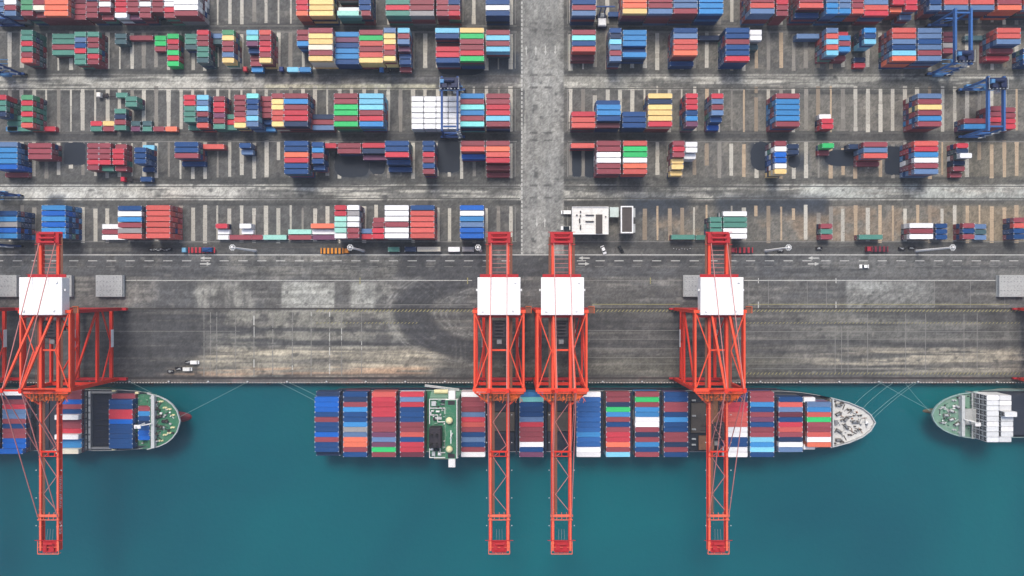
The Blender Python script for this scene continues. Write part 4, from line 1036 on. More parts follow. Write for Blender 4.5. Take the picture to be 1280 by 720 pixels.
# ------------------------------------------------------------------ ship-to-shore cranes
RL, RW = RAIL_L, RAIL_W
YCEN = (RL + RW) / 2
HX = 11.4
def make_crane():
    root = empty('gantry_crane', (0, YCEN, 0)); off = (0, YCEN, 0)
    R_, B_, D_ = M['crane_red'], M['crane_bright'], M['crane_dark']
    for y in (RL, RW):
        b = MB(off); b.box(-HX - 0.9, HX + 4.8, y - 0.7, y + 0.7, 2.4, 4.4); b.build('sill_beam', D_, root)
        for sx in (-1, 1):
            x0 = sx * HX
            b = MB(off)
            b.beam((x0 - 2.9, y, 1.9), (x0 + 2.9, y, 1.9), 0.7, 0.7, 0)
            for d in (-1.6, 1.6): b.beam((x0 + d - 1.2, y, 1.1), (x0 + d + 1.2, y, 1.1), 0.9, 0.7, 0)
            for d in (-2.4, -0.9, 0.9, 2.4): b.tube((x0 + d, y - 0.3, 0.58), (x0 + d, y + 0.3, 0.58), 0.44, n=12, mi=1)
            b.build('bogie', [D_, M['dark']], root)
            b = MB(off); b.box(x0 - 0.85, x0 + 0.85, y - 0.8, y + 0.8, 4.42, 41.0); b.build('leg', R_, root)
        for z, hh in ((21.0, 1.6), (41.9, 1.8)):
            b = MB(off); b.box(-HX - 0.9, HX + 0.9, y - 0.75, y + 0.75, z - hh / 2 + 0.1, z + hh / 2); b.build('cross_beam', R_ if z < 30 else B_, root)
    for sx in (-1, 1):
        x0 = sx * HX
        b = MB(off); b.box(x0 - 0.45, x0 + 0.45, RW + 0.82, RL - 0.82, 20.2, 21.9); b.build('tie_beam', R_, root)
        b = MB(off); b.box(x0 - 0.42, x0 + 0.42, RW + 0.82, RL - 0.82, 41.4, 42.5, 1); b.box(x0 - 0.5, x0 + 0.5, RW + 0.82, RL - 0.82, 39.2, 41.398, 0); b.build('tie_beam', [R_, B_], root)
        b = MB(off); b.beam((x0, RL - 0.9, 21.9), (x0, RW + 0.9, 40.8), 0.8, 0.8); b.build('diagonal_brace', R_, root)
        b = MB(off)
        xi = sx * 8.7
        b.beam((x0, RL - 0.9, 17.0), (xi, YCEN + 1.0, 5.2), 0.6, 0.6); b.beam((x0, RW + 0.9, 17.0), (xi, YCEN - 1.0, 5.2), 0.6, 0.6)
        b.beam((xi, RL - 0.75, 4.6), (xi, RW + 0.75, 4.6), 1.5, 1.2)
        b.build('diagonal_brace', R_, root)
        # flat wind bracing between the tie beams and the girders
        b = MB(off)
        b.beam((sx * (HX - 0.4), RL - 1.4, 42.7), (sx * 5.0, YCEN, 42.7), 0.45, 0.3); b.beam((sx * (HX - 0.4), RW + 1.4, 42.7), (sx * 5.0, YCEN, 42.7), 0.45, 0.3)
        b.build('wind_brace', B_, root)
        b = MB(off); b.box(sx * 9.46, sx * 9.58, YCEN - 1.5, YCEN + 7.6, 4.0, 6.2); b.build('signboard', M['white_roof'], root)
    # girders over the quay and backreach
    GZ0, GZ1 = 42.9, 45.0
    for sx in (-1, 1):
        b = MB(off)
        b.box(sx * 4.1 - 0.7, sx * 4.1 + 0.7, RW - 3.0, 25.5, GZ0, GZ1); b.box(sx * 4.1 - 0.45, sx * 4.1 + 0.45, RW - 2.6, 25.2, GZ1 + 0.001, GZ1 + 0.08, 1)
        b.build('girder', [R_, B_], root)
        b = MB(off)
        b.box(sx * 4.1 - 0.55, sx * 4.1 + 0.55, -123.4, RW - 3.2, GZ0, GZ1); b.box(sx * 4.1 - 0.82, sx * 4.1 + 0.82, -123.4, RW - 3.2, GZ0 - 0.1, GZ0 - 0.001)
        b.box(sx * 4.1 - 0.36, sx * 4.1 + 0.36, -123.4, RW - 3.4, GZ1 + 0.001, GZ1 + 0.1, 1)
        for i in range(9): b.box(sx * 4.1 - 0.6, sx * 4.1 + 0.6, RW - 9.4 - i * 7.9, RW - 9.0 - i * 7.9, GZ0 + 0.01, GZ1 + 0.16, 1)
        b.build('boom', [R_, M['crane_salmon']], root)
    b = MB(off)
    b.box(-3.4, -2.2, -106.0, RW - 4.0, 44.4, 44.5)
    for i in range(36):
        y = RW - 5 - i * 2.0
        b.beam((-2.2, y, 44.5), (-2.2, y, 45.5), 0.08)
    b.beam((-2.2, -106.0, 45.5), (-2.2, RW - 4.0, 45.5), 0.12, 0.08)
    b.build('walkway', M['rust_walk'], root)
    b = MB(off)
    b.box(5.0, 6.1, RW - 2.0, 24.0, 44.3, 44.4); b.box(-6.1, -5.0, RW - 2.0, 24.0, 44.3, 44.4)
    for sx in (-1, 1): b.beam((sx * 6.1, RW - 2, 45.4), (sx * 6.1, 24, 45.4), 0.12, 0.08)
    b.build('walkway', M['rust_walk'], root)
    b = MB(off)
    for i in range(8):
        y = 7.5 + i * 2.05
        b.beam((-3.3, y, 44.0), (3.3, y, 44.0), 0.2, 0.2)
    b.build('rung', M['stay'], root)
    b = MB(off)
    b.beam((-3.3, YCEN, 44.0), (3.3, YCEN, 44.0), 0.8, 0.8); b.build('girder_tie', B_, root)
    b = MB(off)
    b.beam((-4.6, -75.0, 45.3), (4.6, -75.0, 45.3), 0.7, 0.6); b.beam((-4.6, -77.2, 45.3), (4.6, -77.2, 45.3), 0.3, 0.4)
    for x in (-3, 0, 3): b.beam((x, -77.3, 45.3), (x, -74.9, 45.3), 0.3, 0.75)
    b.build('boom_cross_beam', R_, root)
    b = MB(off)
    b.beam((-5.2, -105.0, 45.4), (5.2, -105.0, 45.4), 1.0, 0.7); b.beam((-5.2, -107.0, 45.4), (5.2, -107.0, 45.4), 0.3, 0.4); b.beam((-3.6, -105.6, 45.0), (3.6, -105.6, 45.0), 0.5, 0.3)
    for x in (-4.6, -2.3, 0, 2.3, 4.6): b.beam((x, -107.0, 45.4), (x, -105.0, 45.4), 0.25); b.beam((x, -103.6, 44.8), (x, -105.0, 45.2), 0.2)
    b.build('boom_cross_beam', M['crane_salmon'], root)
    b = MB(off)
    ysb = [RW - 6, RW - 14.5, -73, -78.5, -87.5, -96, -103.5]
    for i in range(len(ysb) - 1):
        a, c_ = (-2.9, 3.3) if i % 2 else (3.3, -2.9)
        b.beam((a, ysb[i], 44.6), (c_, ysb[i + 1], 44.6), 0.24, 0.2)
    b.build('boom_bracing', M['stay'], root)
    # boom tip
    b = MB(off)
    b.box(-3.4, 3.4, -122.4, -116.8, 44.3, 44.4)
    b.box(-2.6, -0.8, -121, -118.6, 44.42, 45.6); b.box(0.5, 2.4, -121.4, -119.2, 44.42, 45.4); b.tube((-2.2, -118, 45.6), (2.2, -118, 45.6), 0.4, n=10)
    b.beam((-6.6, -116.4, 45.2), (6.6, -116.4, 45.2), 0.25)
    tp = b.build('boom_tip_platform', D_, root)
    b = MB(off)
    for x in (-4.9, 4.9): b.beam((x, -122.6, 45.6), (x, -116.8, 45.6), 0.3, 0.2)
    b.beam((-4.9, -122.6, 45.6), (4.9, -122.6, 45.6), 0.35, 0.2); b.beam((-4.9, -119.6, 45.2), (4.9, -119.6, 45.2), 0.25)
    for x in (-4.9, -1.6, 1.6, 4.9): b.beam((x, -122.6, 44.0), (x, -122.6, 45.6), 0.2)
    b.build('railing', M['crane_salmon'], tp)
    b = MB(off)
    for x in (-1.4, 0, 1.4): b.beam((x, -116.6, 44.6), (x * 0.9, -111.5, 44.0), 0.14)
    b.build('latch_rod', M['grey'], tp)
    # backreach end machinery
    b = MB(off)
    b.box(-5.4, 5.4, 20.6, 26.4, 43.4, 43.6)
    b.box(-5.2, -3.0, 21.0, 25.6, 43.62, 46.2); b.box(3.0, 5.2, 21.0, 25.6, 43.62, 46.0); b.box(-1.8, 1.8, 21.6, 24.4, 43.62, 45.4)
    for y in (21.4, 23.4, 25.4): b.tube((-3.6, y, 46.4), (3.6, y, 46.4), 0.55, n=10)
    b.beam((-6.4, 26.2, 45.6), (6.4, 26.2, 45.6), 0.25); b.beam((-6.4, 20.4, 45.6), (6.4, 20.4, 45.6), 0.25)
    b.build('sheave_platform', D_, root)
    # machinery house on the backreach
    b = MB(off); b.box(-9.6, 9.6, -12.2, 4.6, 43.6, 49.0); house = b.build('machinery_house', M['white_roof'], root)
    b = MB(off); b.cbox(-9.9, 9.9, -12.5, 4.9, 49.02, 49.5, 0.25); 
    for i in range(1, 8): b.box(-9.6 + i * 2.4 - 0.04, -9.6 + i * 2.4 + 0.04, -12.2, 4.6, 49.501, 49.56)
    b.build('roof', M['white_roof'], house)
    for xx, yy in ((-7.5, -10.6), (7.6, 2.6), (6.4, -10.4)):
        b = MB(off); b.cbox(xx - 0.5, xx + 0.5, yy - 0.5, yy + 0.5, 49.57, 50.1, 0.1); b.build('roof_vent', M['white'], house)
    b = MB(off)
    for sx in (-1, 1): b.box(sx * 10.3 - 0.35, sx * 10.3 + 0.35, -1.4, -0.4, 46, 48.0)
    b.build('vent', M['white'], house)
    b = MB(off)
    b.box(-10.6, 10.6, -13.8, -12.6, 44.9, 45.0)
    for i in range(8): b.beam((-10.4 + i * 2.97, -13.7, 45), (-10.4 + i * 2.97, -13.7, 46), 0.1)
    b.beam((-10.6, -13.7, 46), (10.6, -13.7, 46), 0.15); b.build('house_walkway', D_, root)
    b = MB(off); b.box(-9.0, 9.0, 5.0, 6.4, 44.9, 45.0)
    for i in range(7): b.beam((-8.8 + i * 2.93, 6.3, 45), (-8.8 + i * 2.93, 6.3, 46), 0.1)
    b.beam((-9.0, 6.3, 46), (9, 6.3, 46), 0.12); b.build('house_walkway', D_, root)
    # A-frame, stays
    AY, AZ = -44.5, 63.5
    for sx in (-1, 1):
        b = MB(off)
        b.beam((sx * 4.6, RW - 0.2, 42.75), (sx * 4.1, AY, AZ), 0.9, 0.9); b.build('mast_post', R_, root)
        b = MB(off); b.beam((sx * 4.1, -11.8, 42.75), (sx * 4.1, AY, AZ), 0.85, 0.85); b.build('mast_strut', B_, root)
        b = MB(off); b.beam((sx * 3.7, 21.0, 40.9), (sx * 3.7, AY + 0.5, AZ + 0.6), 0.3, 0.3); b.build('backstay', M['stay'], root)
        b = MB(off); b.beam((sx * 4.1, AY - 0.4, AZ), (sx * 4.4, -76.6, 40.3), 0.32, 0.32); b.build('forestay', M['stay'], root)
        b = MB(off); b.beam((sx * 4.5, AY - 0.4, AZ + 0.5), (sx * 4.6, -107.2, 40.5), 0.32, 0.32); b.build('forestay', M['stay'], root)
    b = MB(off); b.beam((-4.8, AY, AZ), (4.8, AY, AZ), 0.7, 0.7)
    for sx in (-1, 1): b.box(sx * 4.1 - 0.7, sx * 4.1 + 0.7, AY - 0.9, AY + 0.9, AZ + 0.4, AZ + 0.9)
    b.build('mast_head', R_, root)
    # hinge zone struts and platforms
    b = MB(off)
    for sx in (-1, 1):
        b.beam((sx * HX, RW - 0.9, 42.2), (sx * 4.9, RW - 7.0, 39.0), 0.8, 0.8)
    b.beam((-HX, RW - 1.3, 43.2), (HX, RW - 1.3, 43.2), 0.5, 0.5)
    b.build('hinge_strut', B_, root)
    b = MB(off)
    b.box(-8.8, 8.8, RW - 3.4, RW - 1.6, 43.3, 43.4); b.box(-7.4, 8.0, RW - 5.2, RW - 3.6, 43.3, 43.4)
    b.box(8.0, 11.4, RW - 2.2, RW - 0.9, 44.5, 44.6)
    for i in range(12): b.beam((-8.4 + i * 1.5, RW - 5, 44.4), (-8.4 + i * 1.5, RW - 1.6, 44.4), 0.22, 0.12, 1)
    for i in range(7):
        x_ = random.uniform(-7, 9); y_ = RW - random.uniform(1.8, 5.0)
        b.box(x_ - 0.5, x_ + 0.5, y_ - 0.4, y_ + 0.4, 43.42, 44.5, 1)
    for i in range(16):
        u = random.uniform(-7.5, 10.5); v = RW - random.uniform(1.2, 5.2); an = random.uniform(0, 3.14)
        b.beam((u - 0.9 * math.cos(an), v - 0.9 * math.sin(an), 44.6), (u + 0.9 * math.cos(an), v + 0.9 * math.sin(an), 44.9), 0.2, 0.15, 1)
    b.prism([(5.6, RW - 5.4), (11.8, RW - 1.6), (11.8, RW - 0.9), (5.6, RW - 0.9)], 43.5, 43.6, 1)
    b.build('hinge_platform', [M['rust_walk'], M['orange']], root)
    b = MB(off); b.box(HX + 0.9, HX + 3.6, RL - 0.8, RL + 2.4, 41.0, 41.12); pl_ = b.build('access_platform', M['rust_walk'], root)
    b = MB(off)
    for q0, q1 in (((HX + 3.6, RL - .8), (HX + 3.6, RL + 2.4)), ((HX + .9, RL + 2.4), (HX + 3.6, RL + 2.4))):
        for zz in (41.6, 42.1): b.beam((*q0, zz), (*q1, zz), 0.16, 0.1)
    b.beam((HX + 3.6, RL + 2.4, 41.1), (HX + 3.6, RL + 2.4, 42.2), 0.14); b.build('railing', M['orange'], pl_)
    b = MB(off); b.box(HX + 0.9, HX + 2.6, RL - 0.8, RL + 0.8, 4.5, 40.0); b.build('lift_shaft', D_, root)
    # trolley with cab and head block, parked under the girders
    b = MB(off)
    ty = -19.5
    b.box(-3.2, 3.2, ty - 4.2, ty + 4.2, 43.2, 44.0)
    for x in (-2.4, 2.4): b.box(x - 0.6, x + 0.6, ty - 3.6, ty + 3.6, 44.02, 44.7)
    for i in range(5): b.tube((-2.2, ty - 3.2 + i * 1.6, 44.5), (2.2, ty - 3.2 + i * 1.6, 44.5), 0.4, n=8)
    tr = b.build('trolley', M['dark'], root)
    b = MB(off); b.cbox(-1.2, 1.2, ty - 7.0, ty - 4.4, 40.6, 43.0, 0.2); b.build('cab', M['grey'], tr)
    b = MB(off); b.box(-2.9, 2.9, ty - 1.0, ty + 1.0, 37.2, 38.2)
    for x in (-2.5, 2.5):
        for y in (-0.8, 0.8): b.beam((x, ty + y, 38.2), (x, ty + y, 43.2), 0.1)
    b.box(-6.05, 6.05, ty - 1.1, ty - 0.8, 36.4, 36.9); b.box(-6.05, 6.05, ty + 0.8, ty + 1.1, 36.4, 36.9); b.box(-0.6, 0.6, ty - 0.78, ty + 0.78, 36.4, 37.18)
    b.build('spreader', M['dark'], tr)
    # white lettering strokes on the outer side of the boom
    b = MB(off)
    x1 = 4.1 + 0.553
    for y0 in np.arange(-86.5, -101.5, -1.75):
        b.box(x1, x1 + 0.02, y0 - 1.1, y0, 43.3, 43.5); b.box(x1, x1 + 0.02, y0 - 1.1, y0 - 0.85, 43.52, 44.7); b.box(x1, x1 + 0.02, y0 - 0.25, y0, 43.52, 44.7)
    for y0 in np.arange(-108.0, -113.5, -1.6):
        b.box(x1, x1 + 0.02, y0 - 1.1, y0, 43.3, 43.6); b.box(x1, x1 + 0.02, y0 - 1.1, y0, 44.3, 44.6); b.box(x1, x1 + 0.02, y0 - 1.1, y0 - .8, 43.62, 44.28)
    b.build('lettering', M['white'], root)
    b = MB(off)
    for i in range(5):
        y = RW - 12 - i * 13.0
        for sx in (-1, 1): b.box(sx * 5.9 - 0.22, sx * 5.9 + 0.22, y - 0.2, y + 0.2, 45.0, 45.3)
    b.build('floodlight', M['lightgrey'], root)
    for y in (RL, RW):
        for sx in (-1, 1):
            b = MB(off); b.box(sx * 4.1 - 0.6, sx * 4.1 + 0.6, y - 0.6, y + 0.6, 39.62, 41.05); b.build('hanger', R_, root)
    DROP = {'girder': 5.4, 'boom': 5.4, 'walkway': 5.4, 'rung': 5.4, 'girder_tie': 5.4, 'boom_cross_beam': 5.4, 'boom_bracing': 5.4, 'boom_tip_platform': 5.4,
            'sheave_platform': 5.4, 'house_walkway': 4.0, 'machinery_house': 4.0, 'trolley': 5.4, 'lettering': 5.4, 'floodlight': 5.4, 'hinge_platform': 2.0}
    OUT = {'boom_cross_beam': 1.7, 'boom_tip_platform': 2.0, 'lettering': 1.8, 'boom_bracing': 1.0}
    for ch in kids(root):
        nm = ch.name.split('.')[0]
        ch.location.z -= DROP.get(nm, 0.0); ch.location.y -= OUT.get(nm, 0.0)
    return root
crane0 = make_crane()
CR = [(-217.3, 'red quay crane at far left with its boom over the left ship', None),
      (-6.0, 'red quay crane just left of the central road, nearest the green bridge block', None),
      (23.3, 'red quay crane at the foot of the central road close beside another crane', None),
      (96.8, 'red quay crane standing alone over the bow half of the middle ship', -48.0),
      (-273.0, 'red quay crane cut off by the left edge, only its lower right frame visible', None),
      (277.2, 'red quay crane cut off by the right edge, only its lower left corners visible', None)]
for i, (x, lab, dy) in enumerate(CR):
    c = crane0 if i == 0 else copy_tree(crane0)
    c.location = (x, YCEN, 0)
    tag(c, lab, 'crane', 'red ship-to-shore cranes along the quay')
    if dy:
        for ch in kids(c):
            if ch.name.startswith('trolley'): ch.location.y += dy

# ------------------------------------------------------------------ rubber tyred yard cranes
def make_rtg(label, x, yn, ys_, lane_south, BL='rtg_blue', lab_group='blue yard cranes straddling the stacks'):
    """span from ys_ to yn; machinery over the truck lane side"""
    yc = (yn + ys_) / 2
    root = empty('yard_crane', (x, yc, 0)); off = (x, yc, 0)
    tag(root, label, 'yard crane', lab_group)
    for sx in (-1, 1):
        b = MB(off); b.box(x + sx * 3.9 - 0.5, x + sx * 3.9 + 0.5, ys_ - 1.2, yn + 1.2, 19.4, 21.2); b.build('girder', M[BL], root)
        for y in (yn, ys_):
            b = MB(off); b.beam((x + sx * 3.9, y, 19.4), (x + sx * 4.6, y, 2.6), 1.0, 0.9); b.build('leg', M[BL], root)
    for y in (yn, ys_):
        b = MB(off); b.box(x - 6.4, x + 6.4, y - 0.55, y + 0.55, 1.6, 2.7); b.build('sill_beam', M[BL], root)
        for sx in (-1, 1):
            b = MB(off)
            for d in (-1.1, 1.1):
                b.tube((x + sx * 5.0 + d, y - 0.35, 0.8), (x + sx * 5.0 + d, y + 0.35, 0.8), 0.78, n=14)
            b.build('wheel', M['rubber'], root)
        b = MB(off); b.beam((x - 4.2, y, 11), (x + 4.2, y, 11), 0.7, 0.7); b.beam((x - 4.4, y, 4), (x + 4.1, y, 10.6), 0.4); b.build('brace', M[BL], root)
    for y in (ys_ + 1, yn - 1):
        b = MB(off); b.beam((x - 3.2, y, 20.6), (x + 3.2, y, 20.6), 0.8, 0.8); b.build('end_tie', M[BL], root)
    ym = ys_ + 2.6 if lane_south else yn - 2.6
    ym2 = ys_ if lane_south else yn
    b = MB(off)
    b.box(x - 4.8, x + 4.8, ym - 3.0, ym + 3.0, 21.25, 21.5)
    b.tube((x - 2.4, ym + 1.2, 22.6), (x + 2.4, ym + 1.2, 22.6), 1.0, n=12)
    b.box(x - 3.6, x - 1.2, ym - 2.4, ym - 0.4, 21.52, 23.4); b.box(x + 1.0, x + 3.8, ym - 2.2, ym - 0.2, 21.52, 23.0)
    tr = b.build('trolley', M['rtg_dark'], root)
    b = MB(off); b.cbox(x - 4.5, x - 2.6, ym - 0.4, ym + 1.6, 21.52, 23.9, 0.2); b.build('electric_cabinet', M['rtg_light'], tr)
    b = MB(off); b.cbox(x + 1.6, x + 3.4, ym - 3.6, ym - 1.6, 16.6, 19.2, 0.2); b.build('cab', M['white'], tr)
    b = MB(off)
    for i in range(6): b.box(x - 4.4 + i * 1.7, x - 3.9 + i * 1.7, ym - 2.9, ym - 2.5, 21.52, 22.4)
    for sx in (-1, 1): b.beam((x + sx * 4.7, ym - 3, 22.5), (x + sx * 4.7, ym + 3, 22.5), 0.14)
    b.build('railing', M['lightgrey'], tr)
    b = MB(off)
    b.box(x - 6.05, x + 6.05, ym - 1.2, ym - 0.9, 13.2, 13.7); b.box(x - 6.05, x + 6.05, ym + 0.9, ym + 1.2, 13.2, 13.7); b.box(x - 1.6, x + 1.6, ym - 0.88, ym + 0.88, 13.3, 14.4)
    for sx in (-1, 1):
        for sy in (-1, 1): b.beam((x + sx * 1.5, ym + sy * 0.8, 14.4), (x + sx * 1.5, ym + sy * 0.8, 21.2), 0.12)
    b.build('spreader', M['rtg_light'], tr)
    b = MB(off); b.cbox(x - 4.4, x + 0.4, ym2 - 1.9 if lane_south else ym2 + 0.6, ym2 - 0.6 if lane_south else ym2 + 1.9, 2.72, 5.2, 0.15); b.build('power_pack', M['rtg_light'], root)
    b = MB(off); yl = ys_ - 0.9
    for i in range(7):
        za, zb_ = 3 + i * 2.5, 5.5 + i * 2.5
        b.beam((x + 5.2, yl, za) if i % 2 else (x + 3.0, yl, za), (x + 3.0, yl, zb_) if i % 2 else (x + 5.2, yl, zb_), 0.6, 0.12)
    b.build('stairs', M['lightgrey'], root)
    return root
make_rtg('blue yard crane straddling the white containers beside the central road', -31.0, 104.0, 79.3, False)
make_rtg('blue yard crane over second yard strip near right edge, machinery at lower end', 224.3, 137.8, 112.3, True, 'rtg_mid')
make_rtg('blue yard crane over third yard strip near right edge, machinery at upper end', 240.7, 104.0, 79.3, False, 'rtg_mid')
make_rtg('blue yard crane cut off by the left edge beside the second yard strip', -262.0, 137.8, 112.3, True)
make_rtg('blue yard crane cut off by the left edge above the quayside strip', -264.0, 48.6, 22.0, False)

# ------------------------------------------------------------------ vehicles
def make_truck(label, px_cab, py, px_end, cab_rgb, bed_mat, cabdir=-1, ribs=False, group='terminal trucks with trailers'):
    """tractor at px_cab, trailer running to px_end"""
    y = wy(py, 2.0); xc = wx(px_cab, 2.0); xe = wx(px_end, 1.3)
    root = empty('terminal_truck', ((xc + xe) / 2, y, 0)); off = ((xc + xe) / 2, y, 0)
    tag(root, label, 'truck', group)
    s = -1 if cabdir < 0 else 1
    mat = paint('cab_paint', cab_rgb, rough=0.4, dirt=0.15)
    b = MB(off); b.cbox(xc - 1.05, xc + 1.05, y - 1.2, y + 1.2, 0.75, 3.0, 0.25); cab_ = b.build('cab', mat, root)
    b = MB(off); b.box(xc + s * 1.06 - 0.02, xc + s * 1.06 + 0.02, y - 1.0, y + 1.0, 1.8, 2.7); b.build('windscreen', M['glass'], cab_)
    b = MB(off); b.beam((xc, y, 0.85), (xc - s * 4.2, y, 0.85), 0.9, 0.3); b.build('chassis', M['dark'], root)
    xa, xb = sorted((xc - s * 1.9, xe))
    b = MB(off)
    for dy in (-0.75, 0.75): b.box(xa, xb, y + dy - 0.16, y + dy + 0.16, 1.0, 1.25)
    n = max(3, int((xb - xa) / 1.9))
    for i in range(n + 1):
        xx = xa + (xb - xa) * i / n
        b.box(max(xa, xx - 0.14), min(xb, xx + 0.14), y - 1.22, y + 1.22, 1.26, 1.34)
    if ribs:
        b.box(xa, xb, y - 1.2, y + 1.2, 1.345, 1.38, 1)
        for i in range(n + 1):
            xx = xa + (xb - xa) * i / n
            b.box(max(xa, xx - 0.55), min(xb, xx + 0.55), y - 1.5, y + 1.5, 1.39, 1.62)
    b.build('trailer', [bed_mat, M['dark']], root)
    for xx in (xc + s * 0.3, xc - s * 3.2, xe + (1.6 if xe < xc else -1.6), xe + (2.9 if xe < xc else -2.9)):
        for sy in (-1, 1):
            b = MB(off); b.tube((xx, y + sy * 0.75, 0.5), (xx, y + sy * 1.2, 0.5), 0.5, n=12); b.build('wheel', M['rubber'], root)
    return root
make_truck('red-cabbed truck carrying one short sky blue container, below the second yard strip', 306.8, 86.7, 332, (190, 60, 70), M['dark'])
lone('S', 321.5, 86.7, 'k', 1.35, 'short sky blue container on the trailer of the red-cabbed truck')
make_truck('navy-cabbed truck carrying two short pale containers, below the second yard strip', 352, 86.7, 390, (40, 60, 120), M['dark'])
lone('S', 366, 86.7, 'c', 1.35, 'short pale blue container, front load on the navy-cabbed truck')
lone('S', 381.2, 86.7, 'k', 1.35, 'short sky blue container, rear load on the navy-cabbed truck')
make_truck('blue-cabbed truck with a half empty trailer and one maroon container, second yard strip', 477, 87, 515, (70, 130, 200), M['dark'])
lone('S', 507, 86.7, 'r', 1.35, 'short maroon container at the rear of the blue-cabbed truck')
make_truck('white-cabbed truck carrying one short teal container above the third yard strip', 124, 118.8, 160, (240, 236, 226), M['dark'])
lone('S', 152, 118.8, 't', 1.35, 'short teal container on the rear of the white-cabbed truck')
make_truck('red-cabbed truck carrying one short blue container below the fourth yard strip', 154.3, 224.2, 192, (206, 50, 74), M['dark'])
lone('S', 182.8, 223.8, 'b', 1.35, 'short dark blue container on the truck below the fourth yard strip')
make_truck('pale-blue-cabbed truck with a red trailer bed in the quay lane, left of a light mast', 230.5, 312.6, 269, (130, 190, 220), M['red_flat'], ribs=True)
b = MB((wx(261.5), wy(312.5), 0)); x_, y_ = wx(261.5), wy(312.5)
b.cbox(x_ - 2.6, x_ + 2.6, y_ - 1.2, y_ + 1.2, 1.64, 2.9, 0.4); b.tube((x_ - 2, y_ - 0.7, 3.1), (x_ + 2, y_ + 0.7, 3.1), 0.35, n=10)
tag(b.build('machine_load', PMAT['b']), 'blue machine part loaded on the red trailer bed in the quay lane', 'cargo').location = (x_, y_, 0)
make_truck('orange ribbed flatbed truck parked in the quay lane', 433.5, 313.5, 401, (214, 130, 40), M['orange_flat'], cabdir=1, ribs=True)
make_truck('bright red ribbed flatbed truck parked beside the third crane from the right', 915.5, 312.6, 941, (150, 40, 60), M['red_flat'], ribs=True)
make_truck('dark red flatbed truck in the quay lane below the teal container', 1085.5, 311.2, 1110, (170, 44, 64), paint('dark_red_flatbed', (120, 40, 56), dirt=0.4), ribs=True)

def make_car(label, px, py, rz, rgb, L=4.5, W=1.85, H=1.5, van=False, roof=None, cat='car', group='cars and vans'):
    x, y = wx(px, 1), wy(py, 1)
    root = empty('parked_van' if van else 'parked_car', (x, y, 0), rz)
    tag(root, label, cat, group)
    mat = paint('car_paint', rgb, rough=0.3, dirt=0.08, dirt_rgb=(120, 118, 112))
    b = MB()
    prof = [(-L / 2, 0.35), (-L / 2, 0.85), (-L / 2 + 0.15, 0.95), (L * 0.22, 0.95), (L / 2 - 0.1, 0.78), (L / 2, 0.6), (L / 2, 0.35)] if not van else \
           [(-L / 2, 0.4), (-L / 2, H - 0.1), (-L / 2 + 0.1, H), (L * 0.27, H), (L * 0.36, 1.15), (L / 2 - 0.08, 1.0), (L / 2, 0.8), (L / 2, 0.4)]
    n = len(prof); w = W / 2
    vs = [(u, -w + 0.04, v) for u, v in prof] + [(u, w - 0.04, v) for u, v in prof]
    b.add(vs, [tuple(range(n)), tuple(range(2 * n - 1, n - 1, -1))] + [(i, i + n, (i + 1) % n + n, (i + 1) % n) for i in range(n)])
    body = b.build('body', mat, root)
    if not van:
        b = MB()
        lo = [(-L * 0.40, -w + 0.1), (L * 0.24, -w + 0.1), (L * 0.24, w - 0.1), (-L * 0.40, w - 0.1)]
        hi = [(-L * 0.28, -w + 0.28), (L * 0.08, -w + 0.28), (L * 0.08, w - 0.28), (-L * 0.28, w - 0.28)]
        b.add([(u, v, 0.952) for u, v in lo] + [(u, v, H - 0.03) for u, v in hi], [(0, 1, 5, 4), (1, 2, 6, 5), (2, 3, 7, 6), (3, 0, 4, 7)])
        b.build('windows', M['glass'], root)
        b = MB(); b.cbox(-L * 0.285, L * 0.085, -w + 0.27, w - 0.27, H - 0.028, H + 0.03, 0.02); b.build('roof', M['glass'] if roof else mat, root)
    else:
        b = MB(); b.add([(L * 0.275, -w + 0.15, H - 0.06), (L * 0.275, w - 0.15, H - 0.06), (L * 0.365, w - 0.12, 1.19), (L * 0.365, -w + 0.12, 1.19)], [(3, 2, 1, 0)]); 
        b.build('windscreen', M['glass'], root)
    for u in (-L * 0.3, L * 0.31):
        for sy in (-1, 1):
            b = MB(); b.tube((u, sy * (w - 0.22), 0.33), (u, sy * w, 0.33), 0.33, n=12); b.build('wheel', M['rubber'], root)
    return root
make_car('white van parked beside the central road, left of the white roofed building', 707.5, 265.5, math.pi, (250, 250, 248), 5.2, 2.0, 2.1, van=True, cat='van')
make_car('white car with a dark roof parked just above the second crane from the right', 707, 285, math.pi, (240, 240, 238), 5.0, 2.1, 1.6, roof=True)
make_car('white car standing askew in the quay lane below the white roofed building', 754.5, 312.5, math.radians(-68), (248, 248, 248), 4.6, 1.95, 1.5)
make_car('black car standing askew in the quay lane beside a white car', 776, 311.5, math.radians(-60), (40, 40, 42), 4.4, 1.8, 1.5)
make_car('white car driving on the quay road toward the right side', 1080.5, 333, math.pi, (250, 250, 248), 4.9, 2.0, 1.5)
make_car('white pickup on the apron near the leftmost cranes, upper one of two', 243.5, 453, 0, (240, 240, 236), 4.4, 1.9, 1.7, van=True, cat='van')
make_car('white pickup on the apron near the leftmost cranes, lower one of two', 234.5, 461.5, 0, (228, 228, 222), 4.6, 1.9, 1.7, van=True, cat='van')
